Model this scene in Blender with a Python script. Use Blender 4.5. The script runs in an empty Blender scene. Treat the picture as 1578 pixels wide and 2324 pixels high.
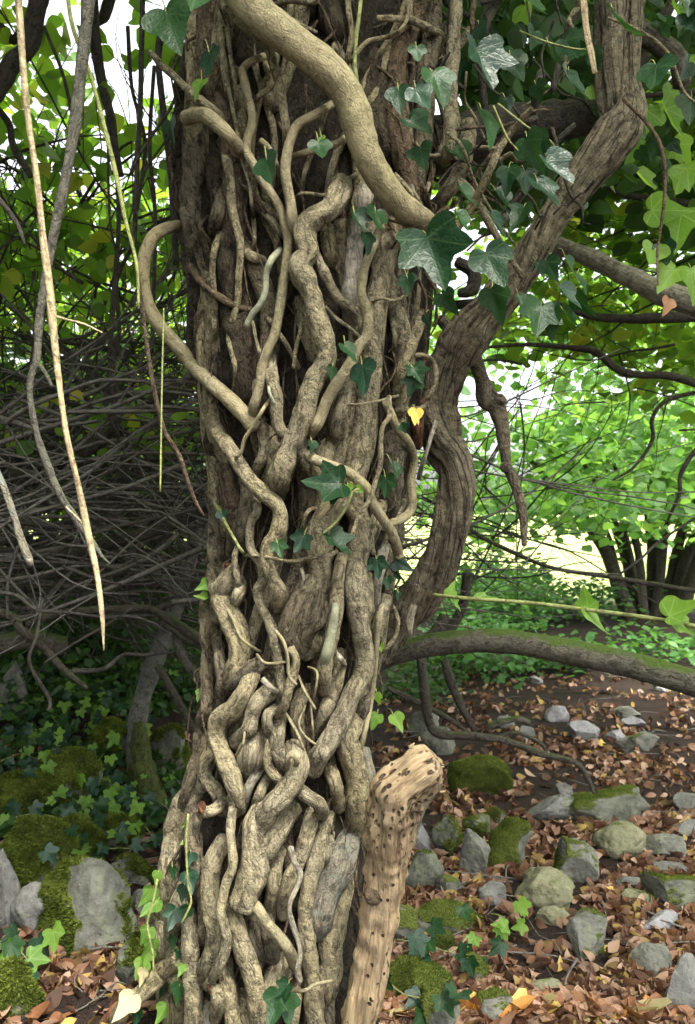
import bpy, math, random
import numpy as np
from mathutils import Vector, noise, Matrix, Euler

# ------------------------------------------------------------------ camera, sky, sun, exposure
scene = bpy.context.scene
COL = scene.collection
CAM = Vector((0.0, 0.0, 0.95))
cam_data = bpy.data.cameras.new('camera')
cam_data.sensor_fit = 'VERTICAL'; cam_data.sensor_height = 24.0
cam_data.lens = 12.0 / math.tan(math.radians(30.0))
cam_data.clip_start = 0.02; cam_data.clip_end = 2000.0
cam_data.dof.use_dof = True; cam_data.dof.focus_distance = 1.42; cam_data.dof.aperture_fstop = 8.0
cam = bpy.data.objects.new('camera', cam_data); COL.objects.link(cam)
cam.location = CAM; cam.rotation_euler = (math.radians(90), 0, 0)
scene.camera = cam

SUN_EL, SUN_AZ = 60.0, 146.0         # bright cloud high up to the right of the camera (azimuth from +Y towards +X)
world = bpy.data.worlds.new('World'); scene.world = world; world.use_nodes = True
wn = world.node_tree; wn.nodes.clear()
sky = wn.nodes.new('ShaderNodeTexSky'); sky.sky_type = 'NISHITA'; sky.sun_disc = False
sky.sun_elevation = math.radians(SUN_EL); sky.sun_rotation = math.radians(SUN_AZ)
sky.air_density = 1.0; sky.dust_density = 5.0; sky.ozone_density = 0.6
hs = wn.nodes.new('ShaderNodeHueSaturation'); hs.inputs['Saturation'].default_value = 0.22
bg = wn.nodes.new('ShaderNodeBackground'); bg.inputs['Strength'].default_value = 0.052
wo = wn.nodes.new('ShaderNodeOutputWorld')
wn.links.new(sky.outputs[0], hs.inputs['Color']); wn.links.new(hs.outputs[0], bg.inputs[0]); wn.links.new(bg.outputs[0], wo.inputs[0])

sd = bpy.data.lights.new('sun', 'SUN'); sd.energy = 1.5; sd.angle = math.radians(18); sd.color = (1.0, 0.95, 0.86)
sun = bpy.data.objects.new('sun', sd); COL.objects.link(sun)
a, e = math.radians(SUN_AZ), math.radians(SUN_EL)
sdir = Vector((math.sin(a) * math.cos(e), math.cos(a) * math.cos(e), math.sin(e)))
sun.rotation_euler = sdir.to_track_quat('Z', 'Y').to_euler(); sun.location = sdir * 30

vs = scene.view_settings
vs.view_transform = 'Standard'; vs.look = 'None'; vs.exposure = 3.7; vs.gamma = 1.0; vs.use_curve_mapping = False
scene.cycles.use_denoising = True
scene.cycles.max_bounces = 8; scene.cycles.diffuse_bounces = 4; scene.cycles.glossy_bounces = 2
scene.cycles.transmission_bounces = 5; scene.cycles.transparent_max_bounces = 4
scene.cycles.sample_clamp_indirect = 6.0

RNG = random.Random(11)
NPR = np.random.RandomState(5)
FP = 2013.0                      # focal length in the pixels of a 1578 x 2324 copy of the photograph
def P(px, py, Y):                # pixel + distance in front of the camera -> point
    return Vector(((px - 789) / FP * Y, Y, CAM.z + (1162 - py) / FP * Y))
def sstep(a, b, x):
    t = min(1.0, max(0.0, (x - a) / (b - a))); return t * t * (3 - 2 * t)
def ground_z(x, y):
    z = 0.03 * noise.noise(Vector((x * 1.1, y * 1.1, 3))) + 0.012 * noise.noise(Vector((x * 5, y * 5, 9)))
    z += 0.50 * sstep(1.9, 3.6, y) * sstep(-0.25, -1.1, x)
    z += 0.05 * sstep(1.3, 0.4, y)
    return z
def on_ground(px, py):
    d = Vector(((px - 789) / FP, 1.0, (1162 - py) / FP)); t = 0.6
    while t < 60:
        p = CAM + d * t
        if p.z <= ground_z(p.x, p.y): return p
        t *= 1.004
    return CAM + d * 60

# ------------------------------------------------------------------ materials
class NT:
    def __init__(s, name):
        s.m = bpy.data.materials.new(name); s.m.use_nodes = True
        s.t = s.m.node_tree; s.t.nodes.clear(); s.out = s.t.nodes.new('ShaderNodeOutputMaterial')
    def n(s, typ, **kw):
        nd = s.t.nodes.new('ShaderNode' + typ)
        for k, v in kw.items(): setattr(nd, k, v)
        return nd
    def set(s, sock, v):
        if hasattr(v, 'links') or isinstance(v, bpy.types.NodeSocket): s.t.links.new(v, sock)
        else: sock.default_value = (*v, 1.0) if isinstance(v, tuple) and len(v) == 3 and sock.type == 'RGBA' else v
    def math(s, op, a, b=0.0, clamp=False):
        nd = s.n('Math', operation=op, use_clamp=clamp); s.set(nd.inputs[0], a); s.set(nd.inputs[1], b); return nd.outputs[0]
    def mix(s, f, a, b, blend='MIX'):
        nd = s.n('Mix', data_type='RGBA', blend_type=blend)
        s.set(nd.inputs[0], f); s.set(nd.inputs[6], a); s.set(nd.inputs[7], b); return nd.outputs[2]
    def ramp(s, f, lo, hi, a=0.0, b=1.0):
        nd = s.n('MapRange', clamp=True); s.set(nd.inputs[0], f)
        for i, v in zip((1, 2, 3, 4), (lo, hi, a, b)): s.set(nd.inputs[i], v)
        return nd.outputs[0]
    def noise(s, vec, scale, detail=4.0, rough=0.6, dist=0.0):
        nd = s.n('TexNoise'); s.set(nd.inputs['Vector'], vec); nd.inputs['Scale'].default_value = scale
        nd.inputs['Detail'].default_value = detail; nd.inputs['Roughness'].default_value = rough; nd.inputs['Distortion'].default_value = dist
        return nd.outputs[0]
    def voro(s, vec, scale, feature='F1', rnd=1.0):
        nd = s.n('TexVoronoi', feature=feature); s.set(nd.inputs['Vector'], vec)
        nd.inputs['Scale'].default_value = scale; nd.inputs['Randomness'].default_value = rnd; return nd.outputs['Distance']
    def scale(s, vec, v):
        nd = s.n('Mapping'); s.set(nd.inputs[0], vec); nd.inputs['Scale'].default_value = v; return nd.outputs[0]
    def attr(s, name, out='Vector'):
        return s.n('Attribute', attribute_name=name).outputs[out]
    def bump(s, h, strength, dist, normal=None):
        nd = s.n('Bump'); nd.inputs['Strength'].default_value = strength; nd.inputs['Distance'].default_value = dist
        s.set(nd.inputs['Height'], h)
        if normal is not None: s.set(nd.inputs['Normal'], normal)
        return nd.outputs[0]
    def done(s, col, rough=0.9, normal=None, spec=0.3):
        b = s.n('BsdfPrincipled'); s.set(b.inputs['Base Color'], col); s.set(b.inputs['Roughness'], rough)
        s.set(b.inputs['Specular IOR Level'], spec)
        if normal is not None: s.set(b.inputs['Normal'], normal)
        s.t.links.new(b.outputs[0], s.out.inputs[0]); return s.m

def bark(name, tan, grey, green, dark, fiss=0.55, green_amt=0.35, bumpd=0.004, moss=0.0, speck=0.5, stretch=0.28, lichen=0.0, mottle=0.6, wobble=1.0):
    t = NT(name); co = t.attr('stemco'); oi = t.n('ObjectInfo').outputs['Random']
    geo = t.n('NewGeometry'); pos = geo.outputs['Position']
    wob = t.n('TexNoise'); t.set(wob.inputs['Vector'], co); wob.inputs['Scale'].default_value = 45; wob.inputs['Detail'].default_value = 3
    va = t.n('VectorMath', operation='MULTIPLY_ADD'); t.set(va.inputs[0], wob.outputs['Color']); va.inputs[1].default_value = (0.022 * wobble, 0.022 * wobble, 0.05 * wobble); t.set(va.inputs[2], co)
    cw = va.outputs[0]
    st = t.scale(cw, (1, 1, stretch))
    big = t.noise(pos, 9, 3); med = t.noise(cw, 75, 5, 0.7); fis = t.noise(st, 120, 6, 0.68); fine = t.noise(co, 330, 4, 0.7)
    crk = t.voro(t.scale(cw, (1, 1, stretch * 1.8)), 70, 'DISTANCE_TO_EDGE')
    c = t.mix(t.ramp(t.math('ADD', big, t.math('MULTIPLY', oi, 0.35)), 0.45, 0.85), tan, grey)
    c = t.mix(t.math('MULTIPLY', t.ramp(t.noise(pos, 6, 4), 0.45, 0.7), green_amt), c, green)
    c = t.mix(t.ramp(med, 0.50, 0.66, 0.0, mottle), c, tuple(min(0.8, x * 1.65) for x in tan))
    c = t.mix(t.ramp(med, 0.48, 0.38, 0.0, min(1, mottle * 1.3)), c, tuple(x * 0.30 for x in tan))
    c = t.mix(t.math('MULTIPLY', t.ramp(fis, 0.50, 0.38), fiss), c, dark)
    c = t.mix(t.math('MULTIPLY', t.math('MULTIPLY', t.ramp(crk, 0.07, 0.0), t.ramp(big, 0.40, 0.62, 0.15, 1.0)), fiss * 0.9), c, dark)
    c = t.mix(t.math('MULTIPLY', t.ramp(fine, 0.57, 0.66), speck), c, dark)
    c = t.mix(t.math('MULTIPLY', t.ramp(fine, 0.42, 0.32), speck * 0.8), c, tuple(min(0.8, x * 1.8) for x in tan))
    if lichen: c = t.mix(t.math('MULTIPLY', t.ramp(t.noise(pos, 38, 4), 0.55, 0.64), lichen), c, (0.22, 0.26, 0.22))
    if moss:
        up = t.n('SeparateXYZ'); t.set(up.inputs[0], geo.outputs['Normal'])
        mf = t.math('ADD', t.math('MULTIPLY', up.outputs[2], 0.55), t.noise(pos, 16, 4))
        c = t.mix(t.math('MULTIPLY', t.ramp(mf, 0.72, 0.95), moss), c, (0.07, 0.11, 0.02))
    h = t.math('ADD', t.math('MULTIPLY', fis, 1.2), t.math('ADD', t.math('MULTIPLY', med, 1.0), t.math('ADD', t.math('MULTIPLY', t.ramp(crk, 0, 0.08), 0.22), t.math('MULTIPLY', fine, 0.75))))
    return t.done(c, 0.88, t.bump(h, 1.0, bumpd * 2.2), 0.2)

M = {}
M['tan'] = bark('ivy_bark', (0.355, 0.298, 0.176), (0.305, 0.270, 0.190), (0.20, 0.195, 0.085), (0.045, 0.034, 0.020), fiss=0.75, speck=0.7)
M['smooth'] = bark('young_ivy_bark', (0.315, 0.265, 0.150), (0.265, 0.232, 0.150), (0.205, 0.205, 0.09), (0.09, 0.07, 0.04), fiss=0.25, bumpd=0.0018, speck=0.35, mottle=0.35)
M['rough'] = bark('old_bark', (0.245, 0.200, 0.128), (0.22, 0.192, 0.145), (0.16, 0.15, 0.075), (0.03, 0.022, 0.014), fiss=0.85, bumpd=0.008, stretch=0.4)
M['brown'] = bark('brown_bark', (0.20, 0.14, 0.085), (0.17, 0.13, 0.09), (0.14, 0.12, 0.06), (0.025, 0.018, 0.012), fiss=0.8, bumpd=0.006)
M['pale'] = bark('bare_pale_wood', (0.23, 0.225, 0.15), (0.23, 0.24, 0.175), (0.19, 0.21, 0.12), (0.12, 0.11, 0.07), fiss=0.25, bumpd=0.001, speck=0.3, mottle=0.3)
M['deep'] = bark('shade_darkened_bark', (0.105, 0.080, 0.052), (0.095, 0.077, 0.056), (0.075, 0.07, 0.035), (0.012, 0.009, 0.007), fiss=0.9, bumpd=0.010, stretch=0.35)  # darker copy of the old bark: shade of recessed upper stems in its colour
M['core'] = bark('gap_darkened_trunk_bark', (0.055, 0.041, 0.027), (0.05, 0.04, 0.03), (0.08, 0.075, 0.035), (0.015, 0.011, 0.008), fiss=0.9, bumpd=0.012, stretch=0.3, lichen=0.15)  # brown bark, darkened further for the shade in the gaps between stems
M['lichen'] = bark('lichened_bark', (0.26, 0.225, 0.16), (0.25, 0.235, 0.19), (0.20, 0.22, 0.15), (0.05, 0.04, 0.03), fiss=0.6, lichen=0.8)
M['strand'] = bark('twisted_grey_wood', (0.30, 0.25, 0.165), (0.26, 0.23, 0.17), (0.16, 0.15, 0.08), (0.03, 0.024, 0.016), fiss=0.95, bumpd=0.009, stretch=0.07, wobble=0.12)
M['flake'] = bark('weathered_dead_wood', (0.40, 0.35, 0.26), (0.36, 0.33, 0.28), (0.33, 0.31, 0.2), (0.10, 0.085, 0.06), fiss=0.6, stretch=0.06, bumpd=0.003, wobble=0.15)
M['mossy'] = bark('mossy_branch_bark', (0.13, 0.115, 0.085), (0.15, 0.145, 0.12), (0.10, 0.11, 0.05), (0.03, 0.026, 0.02), fiss=0.5, moss=1.0, bumpd=0.003)
M['dark'] = bark('dark_branch_bark', (0.060, 0.050, 0.040), (0.085, 0.075, 0.062), (0.06, 0.062, 0.03), (0.014, 0.012, 0.010), fiss=0.5, moss=0.25, bumpd=0.003)
M['sapling'] = bark('grey_sapling_bark', (0.17, 0.165, 0.14), (0.20, 0.20, 0.18), (0.11, 0.13, 0.07), (0.05, 0.045, 0.04), fiss=0.4, moss=0.5, stretch=3.0, bumpd=0.003, lichen=0.5)
M['twig'] = bark('shade_darkened_twig_bark', (0.050, 0.044, 0.037), (0.085, 0.078, 0.07), (0.12, 0.12, 0.07), (0.04, 0.035, 0.03), fiss=0.4, bumpd=0.002)  # twig bark darkened to carry the shade inside the thicket
M['straw'] = bark('dry_stem', (0.42, 0.34, 0.20), (0.36, 0.29, 0.19), (0.36, 0.29, 0.14), (0.14, 0.10, 0.06), fiss=0.5, stretch=0.05, bumpd=0.002, wobble=0.15)
M['greenstem'] = bark('green_stem', (0.24, 0.25, 0.09), (0.22, 0.24, 0.10), (0.18, 0.24, 0.06), (0.10, 0.11, 0.05), fiss=0.25, bumpd=0.001)
M['redwood'] = bark('torn_red_wood', (0.22, 0.10, 0.05), (0.17, 0.085, 0.05), (0.2, 0.1, 0.04), (0.06, 0.02, 0.012), fiss=0.9, bumpd=0.006, stretch=0.3)

def rotten():
    t = NT('worm_eaten_wood'); co = t.attr('stemco'); pos = t.n('NewGeometry').outputs['Position']
    g = t.noise(t.scale(co, (1, 1, 0.06)), 170, 5, 0.65); big = t.noise(pos, 12, 4); med = t.noise(t.scale(co, (1, 1, 0.3)), 70, 5, 0.7)
    holes = t.voro(t.scale(co, (1, 1, 0.85)), 62); v2 = t.voro(t.scale(co, (1, 1, 0.5)), 120)
    c = t.mix(t.ramp(big, 0.35, 0.65), (0.40, 0.30, 0.17), (0.27, 0.205, 0.13))
    c = t.mix(t.ramp(g, 0.56, 0.36, 0.0, 0.8), c, (0.16, 0.10, 0.055))
    sep = t.n('SeparateXYZ'); t.set(sep.inputs[0], pos)
    top = t.ramp(sep.outputs[2], 0.36, 0.52)                      # the broken upper end is pitted all over
    pit = t.math('MULTIPLY', top, t.ramp(v2, 0.34, 0.22))
    hole = t.math('MAXIMUM', t.ramp(holes, 0.20, 0.14), t.math('MULTIPLY', pit, 0.85))
    hole = t.math('MULTIPLY', hole, t.math('MAXIMUM', t.math('MULTIPLY', top, 0.85), t.ramp(t.noise(pos, 25, 2), 0.42, 0.52)))
    crack = t.ramp(t.noise(t.scale(co, (1, 1, 0.035)), 60, 4, 0.6), 0.42, 0.36)
    c = t.mix(t.math('MULTIPLY', crack, 0.85), c, (0.07, 0.045, 0.027))
    c = t.mix(hole, c, (0.035, 0.022, 0.013))
    h = t.math('SUBTRACT', t.math('ADD', g, t.math('MULTIPLY', med, 1.0)), t.math('MULTIPLY', hole, 1.6))
    return t.done(c, 0.85, t.bump(h, 0.9, 0.006), 0.2)
M['rotten'] = rotten()

def stone(name, c1, c2, moss_amt, mosscol=(0.080, 0.098, 0.020)):
    t = NT(name); geo = t.n('NewGeometry'); pos = geo.outputs['Position']
    n1 = t.noise(pos, 14, 6, 0.65); n2 = t.noise(pos, 90, 4, 0.6); n3 = t.noise(pos, 7, 4)
    c = t.mix(t.ramp(n1, 0.35, 0.65), c1, c2)
    c = t.mix(t.ramp(n2, 0.58, 0.75, 0, 0.5), c, tuple(min(1, x * 1.7) for x in c2))
    c = t.mix(t.ramp(n2, 0.42, 0.30, 0, 0.6), c, tuple(x * 0.35 for x in c1))
    c = t.mix(t.ramp(t.noise(pos, 28, 3), 0.56, 0.66, 0, 0.55), c, (0.17, 0.19, 0.11))
    mask = t.ramp(t.attr('mossy', 'Fac'), -0.05, 0.06)
    mc = t.mix(t.noise(pos, 120, 3), tuple(x * 0.55 for x in mosscol), tuple(x * 1.5 for x in mosscol))
    c = t.mix(mask, c, mc)
    h = t.math('ADD', n1, t.math('ADD', t.math('MULTIPLY', n2, 0.35), t.math('MULTIPLY', mask, t.math('MULTIPLY', t.noise(pos, 240, 3), 0.8))))
    return t.done(c, 0.92, t.bump(h, 0.8, 0.012), 0.2)
M['stone_moss'] = stone('mossy_stone', (0.075, 0.080, 0.062), (0.15, 0.152, 0.122), 0.32)
M['stone_half'] = stone('part_mossed_stone', (0.085, 0.088, 0.072), (0.175, 0.172, 0.148), 0.16)
M['stone_grey'] = stone('grey_stone', (0.090, 0.088, 0.082), (0.175, 0.172, 0.16), -0.06)
M['stone_olive'] = stone('algae_covered_stone', (0.135, 0.135, 0.082), (0.21, 0.203, 0.128), 0.0)
M['stone_pale'] = stone('pale_stone', (0.17, 0.163, 0.168), (0.27, 0.262, 0.27), -0.12)

def leafy(name, cols, trans=0.45, rough=0.5, spec=0.3, tcol=(2.1, 2.0, 1.0)):
    t = NT(name); r = t.attr('rnd', 'Fac')
    nd = t.n('ValToRGB'); t.set(nd.inputs[0], r); cr = nd.color_ramp
    while len(cr.elements) < len(cols): cr.elements.new(0.5)
    for i, (el, c) in enumerate(zip(cr.elements, cols)): el.position = i / max(1, len(cols) - 1); el.color = (*c, 1)
    col = nd.outputs[0]
    b = t.n('BsdfPrincipled'); t.set(b.inputs['Base Color'], col); b.inputs['Roughness'].default_value = rough; b.inputs['Specular IOR Level'].default_value = spec
    tr = t.n('BsdfTranslucent'); t.set(tr.inputs[0], t.mix(1.0, col, tcol, 'MULTIPLY'))
    mx = t.n('MixShader'); mx.inputs[0].default_value = trans
    t.t.links.new(b.outputs[0], mx.inputs[1]); t.t.links.new(tr.outputs[0], mx.inputs[2]); t.t.links.new(mx.outputs[0], t.out.inputs[0])
    return t.m
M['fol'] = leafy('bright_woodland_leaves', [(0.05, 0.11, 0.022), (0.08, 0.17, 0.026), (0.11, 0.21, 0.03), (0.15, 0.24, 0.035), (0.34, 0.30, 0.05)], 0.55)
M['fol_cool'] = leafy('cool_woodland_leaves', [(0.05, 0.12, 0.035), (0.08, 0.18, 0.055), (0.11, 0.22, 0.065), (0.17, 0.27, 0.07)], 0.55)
M['fol_dark'] = leafy('dark_and_shaded_leaves', [(0.02, 0.05, 0.015), (0.035, 0.08, 0.02), (0.05, 0.11, 0.025)], 0.35)  # dark leaf greens that also carry the shade under boughs and in thicket
M['herb'] = leafy('undergrowth_leaves', [(0.05, 0.13, 0.05), (0.07, 0.17, 0.05), (0.10, 0.21, 0.05)], 0.4)
M['moss_blade'] = leafy('moss_shoots', [(0.030, 0.045, 0.010), (0.080, 0.108, 0.018), (0.19, 0.225, 0.045)], 0.3, 0.8, 0.1)
M['litter'] = leafy('leaf_litter', [(0.035, 0.020, 0.014), (0.10, 0.050, 0.028), (0.19, 0.10, 0.06), (0.30, 0.185, 0.125), (0.40, 0.28, 0.20), (0.16, 0.072, 0.035), (0.07, 0.036, 0.024), (0.46, 0.33, 0.10)], 0.12, 0.7, 0.2, (1.2, 1.0, 0.8))

def ivy_leaf_mat(name, c1, c2, vein, trans, rough=0.42, spec=0.22):
    t = NT(name); co = t.attr('leafco'); oi = t.n('ObjectInfo').outputs['Random']
    s = t.n('SeparateXYZ'); t.set(s.inputs[0], co); x, y = s.outputs[0], s.outputs[1]
    best = None
    for ang in (-90, -38, -142, 10, 170):
        ca, sa = math.cos(math.radians(ang)), math.sin(math.radians(ang))
        d = t.math('ABSOLUTE', t.math('SUBTRACT', t.math('MULTIPLY', x, sa), t.math('MULTIPLY', y, ca)))
        al = t.math('ADD', t.math('MULTIPLY', x, ca), t.math('MULTIPLY', y, sa))
        f = t.math('MULTIPLY', t.ramp(d, 0.022, 0.006), t.ramp(al, -0.02, 0.03))
        best = f if best is None else t.math('MAXIMUM', best, f)
    n1 = t.noise(co, 3.5, 3); net = t.voro(co, 9, 'DISTANCE_TO_EDGE')
    c = t.mix(t.ramp(t.math('ADD', n1, t.math('SUBTRACT', oi, 0.5)), 0.2, 0.8), c1, c2)
    c = t.mix(t.ramp(net, 0.06, 0.0, 0, 0.3), c, vein)
    c = t.mix(t.math('MULTIPLY', best, 0.7), c, vein)
    b = t.n('BsdfPrincipled'); t.set(b.inputs['Base Color'], c); b.inputs['Roughness'].default_value = rough; b.inputs['Specular IOR Level'].default_value = spec
    t.set(b.inputs['Normal'], t.bump(t.math('ADD', t.ramp(net, 0, 0.2), t.math('MULTIPLY', best, -1.0)), 0.12, 0.02))
    tr = t.n('BsdfTranslucent'); t.set(tr.inputs[0], t.mix(1.0, c, (2.6, 2.6, 1.2), 'MULTIPLY'))
    mx = t.n('MixShader'); mx.inputs[0].default_value = trans
    t.t.links.new(b.outputs[0], mx.inputs[1]); t.t.links.new(tr.outputs[0], mx.inputs[2]); t.t.links.new(mx.outputs[0], t.out.inputs[0])
    return t.m
M['ivy'] = ivy_leaf_mat('ivy_leaf_green', (0.007, 0.029, 0.010), (0.014, 0.046, 0.012), (0.034, 0.068, 0.026), 0.2)
M['ivyblue'] = ivy_leaf_mat('ivy_leaf_glossy', (0.009, 0.030, 0.016), (0.015, 0.042, 0.022), (0.034, 0.066, 0.040), 0.15, 0.38, 0.28)
M['ivylight'] = ivy_leaf_mat('young_ivy_leaf', (0.10, 0.20, 0.035), (0.15, 0.26, 0.045), (0.22, 0.32, 0.10), 0.45, 0.4)
M['ivydark'] = ivy_leaf_mat('shaded_ivy_leaf', (0.010, 0.032, 0.012), (0.018, 0.05, 0.016), (0.03, 0.065, 0.03), 0.2)
M['yellow'] = ivy_leaf_mat('yellow_dead_leaf', (0.50, 0.36, 0.06), (0.55, 0.42, 0.14), (0.40, 0.26, 0.06), 0.15, 0.6, 0.2)
M['cream'] = ivy_leaf_mat('cream_dead_leaf', (0.30, 0.255, 0.13), (0.36, 0.31, 0.18), (0.45, 0.38, 0.18), 0.2, 0.6, 0.2)
M['brownleaf'] = ivy_leaf_mat('brown_dead_leaf', (0.17, 0.075, 0.034), (0.27, 0.135, 0.07), (0.15, 0.07, 0.035), 0.08, 0.6, 0.25)
M['tanleaf'] = ivy_leaf_mat('pinkish_tan_dead_leaf', (0.26, 0.15, 0.095), (0.35, 0.225, 0.155), (0.22, 0.12, 0.07), 0.08, 0.6, 0.25)
M['orange'] = ivy_leaf_mat('orange_dead_leaf', (0.42, 0.15, 0.04), (0.48, 0.22, 0.06), (0.25, 0.10, 0.03), 0.1, 0.6, 0.2)

def soil():
    t = NT('woodland_soil'); pos = t.n('NewGeometry').outputs['Position']
    n1 = t.noise(pos, 3, 6, 0.65); n2 = t.noise(pos, 40, 5, 0.7); n3 = t.noise(pos, 160, 3, 0.6)
    c = t.mix(t.ramp(n1, 0.35, 0.65), (0.022, 0.015, 0.012), (0.050, 0.034, 0.028))
    c = t.mix(t.ramp(n2, 0.55, 0.75, 0, 0.5), c, (0.11, 0.07, 0.05))
    sep = t.n('SeparateXYZ'); t.set(sep.inputs[0], pos)
    y = t.math('ADD', sep.outputs[1], t.math('MULTIPLY', t.math('SUBTRACT', n1, 0.5), 3.0))
    c = t.mix(t.ramp(y, 8.6, 9.6), c, t.mix(n2, (0.20, 0.26, 0.08), (0.34, 0.36, 0.16)))
    h = t.math('ADD', t.math('MULTIPLY', n2, 1.0), t.math('MULTIPLY', n3, 0.5))
    return t.done(c, 0.95, t.bump(h, 1.0, 0.02), 0.15)
M['soil'] = soil()

# ------------------------------------------------------------------ mesh helpers
def mesh_obj(name, V, F, mat, parent=None, attrs=None, smooth=True):
    me = bpy.data.meshes.new(name)
    me.from_pydata(V if isinstance(V, list) else V.tolist(), [], F if isinstance(F, list) else F.tolist())
    for k, (typ, data) in (attrs or {}).items():
        at = me.attributes.new(k, typ, 'POINT')
        at.data.foreach_set('vector' if typ == 'FLOAT_VECTOR' else 'value', np.asarray(data, dtype=np.float32).ravel())
    if smooth: me.polygons.foreach_set('use_smooth', [True] * len(me.polygons))
    me.materials.append(mat); me.update()
    o = bpy.data.objects.new(name, me); COL.objects.link(o)
    if parent is not None: o.parent = parent
    return o
def tag(o, label=None, cat=None, group=None, kind=None):
    for k, v in (('label', label), ('category', cat), ('group', group), ('kind', kind)):
        if v: o[k] = v
    return o
def empty(name, loc, label, cat, group=None, kind=None):
    o = bpy.data.objects.new(name, None); COL.objects.link(o); o.location = loc; o.empty_display_size = 0.05
    return tag(o, label, cat, group, kind)

def resample(pts, rad, step):
    n = len(pts)
    if n == 2: pts = [pts[0], (pts[0] + pts[1]) / 2, pts[1]]; rad = [rad[0], (rad[0] + rad[1]) / 2, rad[1]]; n = 3
    out, ro = [], []
    for i in range(n - 1):
        p0 = pts[i - 1] if i else pts[0] * 2 - pts[1]
        p1, p2 = pts[i], pts[i + 1]
        p3 = pts[i + 2] if i + 2 < n else pts[-1] * 2 - pts[-2]
        k = max(2, int((p2 - p1).length / step))
        for j in range(k):
            t = j / k; t2 = t * t; t3 = t2 * t
            out.append(0.5 * ((2 * p1) + (p2 - p0) * t + (2 * p0 - 5 * p1 + 4 * p2 - p3) * t2 + (3 * p1 - p0 - 3 * p2 + p3) * t3))
            ro.append(rad[i] * (1 - t) + rad[i + 1] * t)
    out.append(pts[-1]); ro.append(rad[-1])
    return out, ro
def tube(pts, rad, sides=14, step=0.007, seed=0.0, lump=0.12, rough=0.10, flute=0, flute_amt=0.0, twist=0.0, freq=45.0, cap=True, base=0, flat=1.0):
    """swept stem: returns V, F, stemco (coordinates of the stem as if it were straight)"""
    pts, rad = resample([Vector(p) for p in pts], list(rad), step)
    n = len(pts); V, F, C = [], [], []
    off = Vector((seed * 7.31 % 13, seed * 3.17 % 11, seed * 5.7 % 17))
    t0 = (pts[1] - pts[0]).normalized(); u = t0.cross(Vector((0.3, 1, 0.2))).normalized(); s = 0.0
    for i in range(n):
        t = (pts[min(i + 1, n - 1)] - pts[max(i - 1, 0)])
        t = t.normalized() if t.length > 1e-9 else t0
        u = (u - t * u.dot(t)).normalized(); w = t.cross(u); t0 = t
        if i: s += (pts[i] - pts[i - 1]).length
        r0 = rad[i] * (1 + lump * noise.noise(Vector((s * 22, seed * 3.3, 1.7))) + lump * 0.7 * noise.noise(Vector((s * 60, seed * 1.3, 5.7))))
        for k in range(sides):
            a = 2 * math.pi * k / sides
            ca, sa = math.cos(a), math.sin(a)
            r = r0
            if flute: r *= 1 + flute_amt * (math.cos(flute * (a + twist * s)) + 0.5 * math.cos((flute * 2 + 1) * (a + twist * s) + seed))
            if rough:
                q = Vector((ca * r0 * freq, sa * r0 * freq, s * freq * 0.45)) + off
                r += r0 * rough * (noise.noise(q) + 0.6 * noise.noise(q * 2.6))
            V.append(pts[i] + u * (ca * r) + w * (sa * r * flat))
            at = a + twist * s
            C.append((math.cos(at) * r0 + off.x, math.sin(at) * r0 + off.y, s + off.z))
    for i in range(n - 1):
        for k in range(sides):
            k2 = (k + 1) % sides
            F.append((base + i * sides + k, base + i * sides + k2, base + (i + 1) * sides + k2, base + (i + 1) * sides + k))
    if cap:
        for i, sg in ((0, -1), (n - 1, 1)):
            t = ((pts[1] - pts[0]) if i == 0 else (pts[-1] - pts[-2])).normalized()
            V.append(pts[i] + t * (sg * rad[i] * 0.45)); C.append((off.x, off.y, (s if i else 0) + off.z)); c = base + len(V) - 1
            for k in range(sides):
                k2 = (k + 1) % sides
                F.append((c, base + i * sides + k2, base + i * sides + k) if i == 0 else (c, base + i * sides + k, base + i * sides + k2))
    return V, F, C
def tube_obj(name, pts, rad, mat, parent=None, **kw):
    V, F, C = tube(pts, rad, **kw)
    o = mesh_obj(name, V, F, mat, None, {'stemco': ('FLOAT_VECTOR', C)})
    if parent is not None: o.parent = parent; o.matrix_parent_inverse = Matrix.Translation(-parent.location)
    return o
def tubes_obj(name, list_of, mat, parent=None):
    """many thin strands joined: list_of = [(pts, rad, kwargs)]"""
    V, F, C = [], [], []
    for pts, rad, kw in list_of:
        v, f, c = tube(pts, rad, base=len(V), **kw); V += v; F += f; C += c
    o = mesh_obj(name, V, F, mat, None, {'stemco': ('FLOAT_VECTOR', C)})
    if parent is not None: o.parent = parent; o.matrix_parent_inverse = Matrix.Translation(-parent.location)
    return o
def pix(pts, Y, w, jitter=0.0):
    """pixel polyline at distance Y (number or list) with pixel widths w -> points, radii"""
    n = len(pts); Ys = [Y[0] + (Y[1] - Y[0]) * i / (n - 1) for i in range(n)] if isinstance(Y, tuple) else ([Y] * n if not isinstance(Y, list) else Y)
    ws = [w] * n if not isinstance(w, (list, tuple)) else ([w[0] + (w[1] - w[0]) * i / (n - 1) for i in range(n)] if len(w) == 2 and n != 2 else list(w))
    return [P(x, y, yy) + Vector((0, RNG.uniform(-jitter, jitter), 0)) for (x, y), yy in zip(pts, Ys)], [ww / 2 * yy / FP for ww, yy in zip(ws, Ys)]

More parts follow.
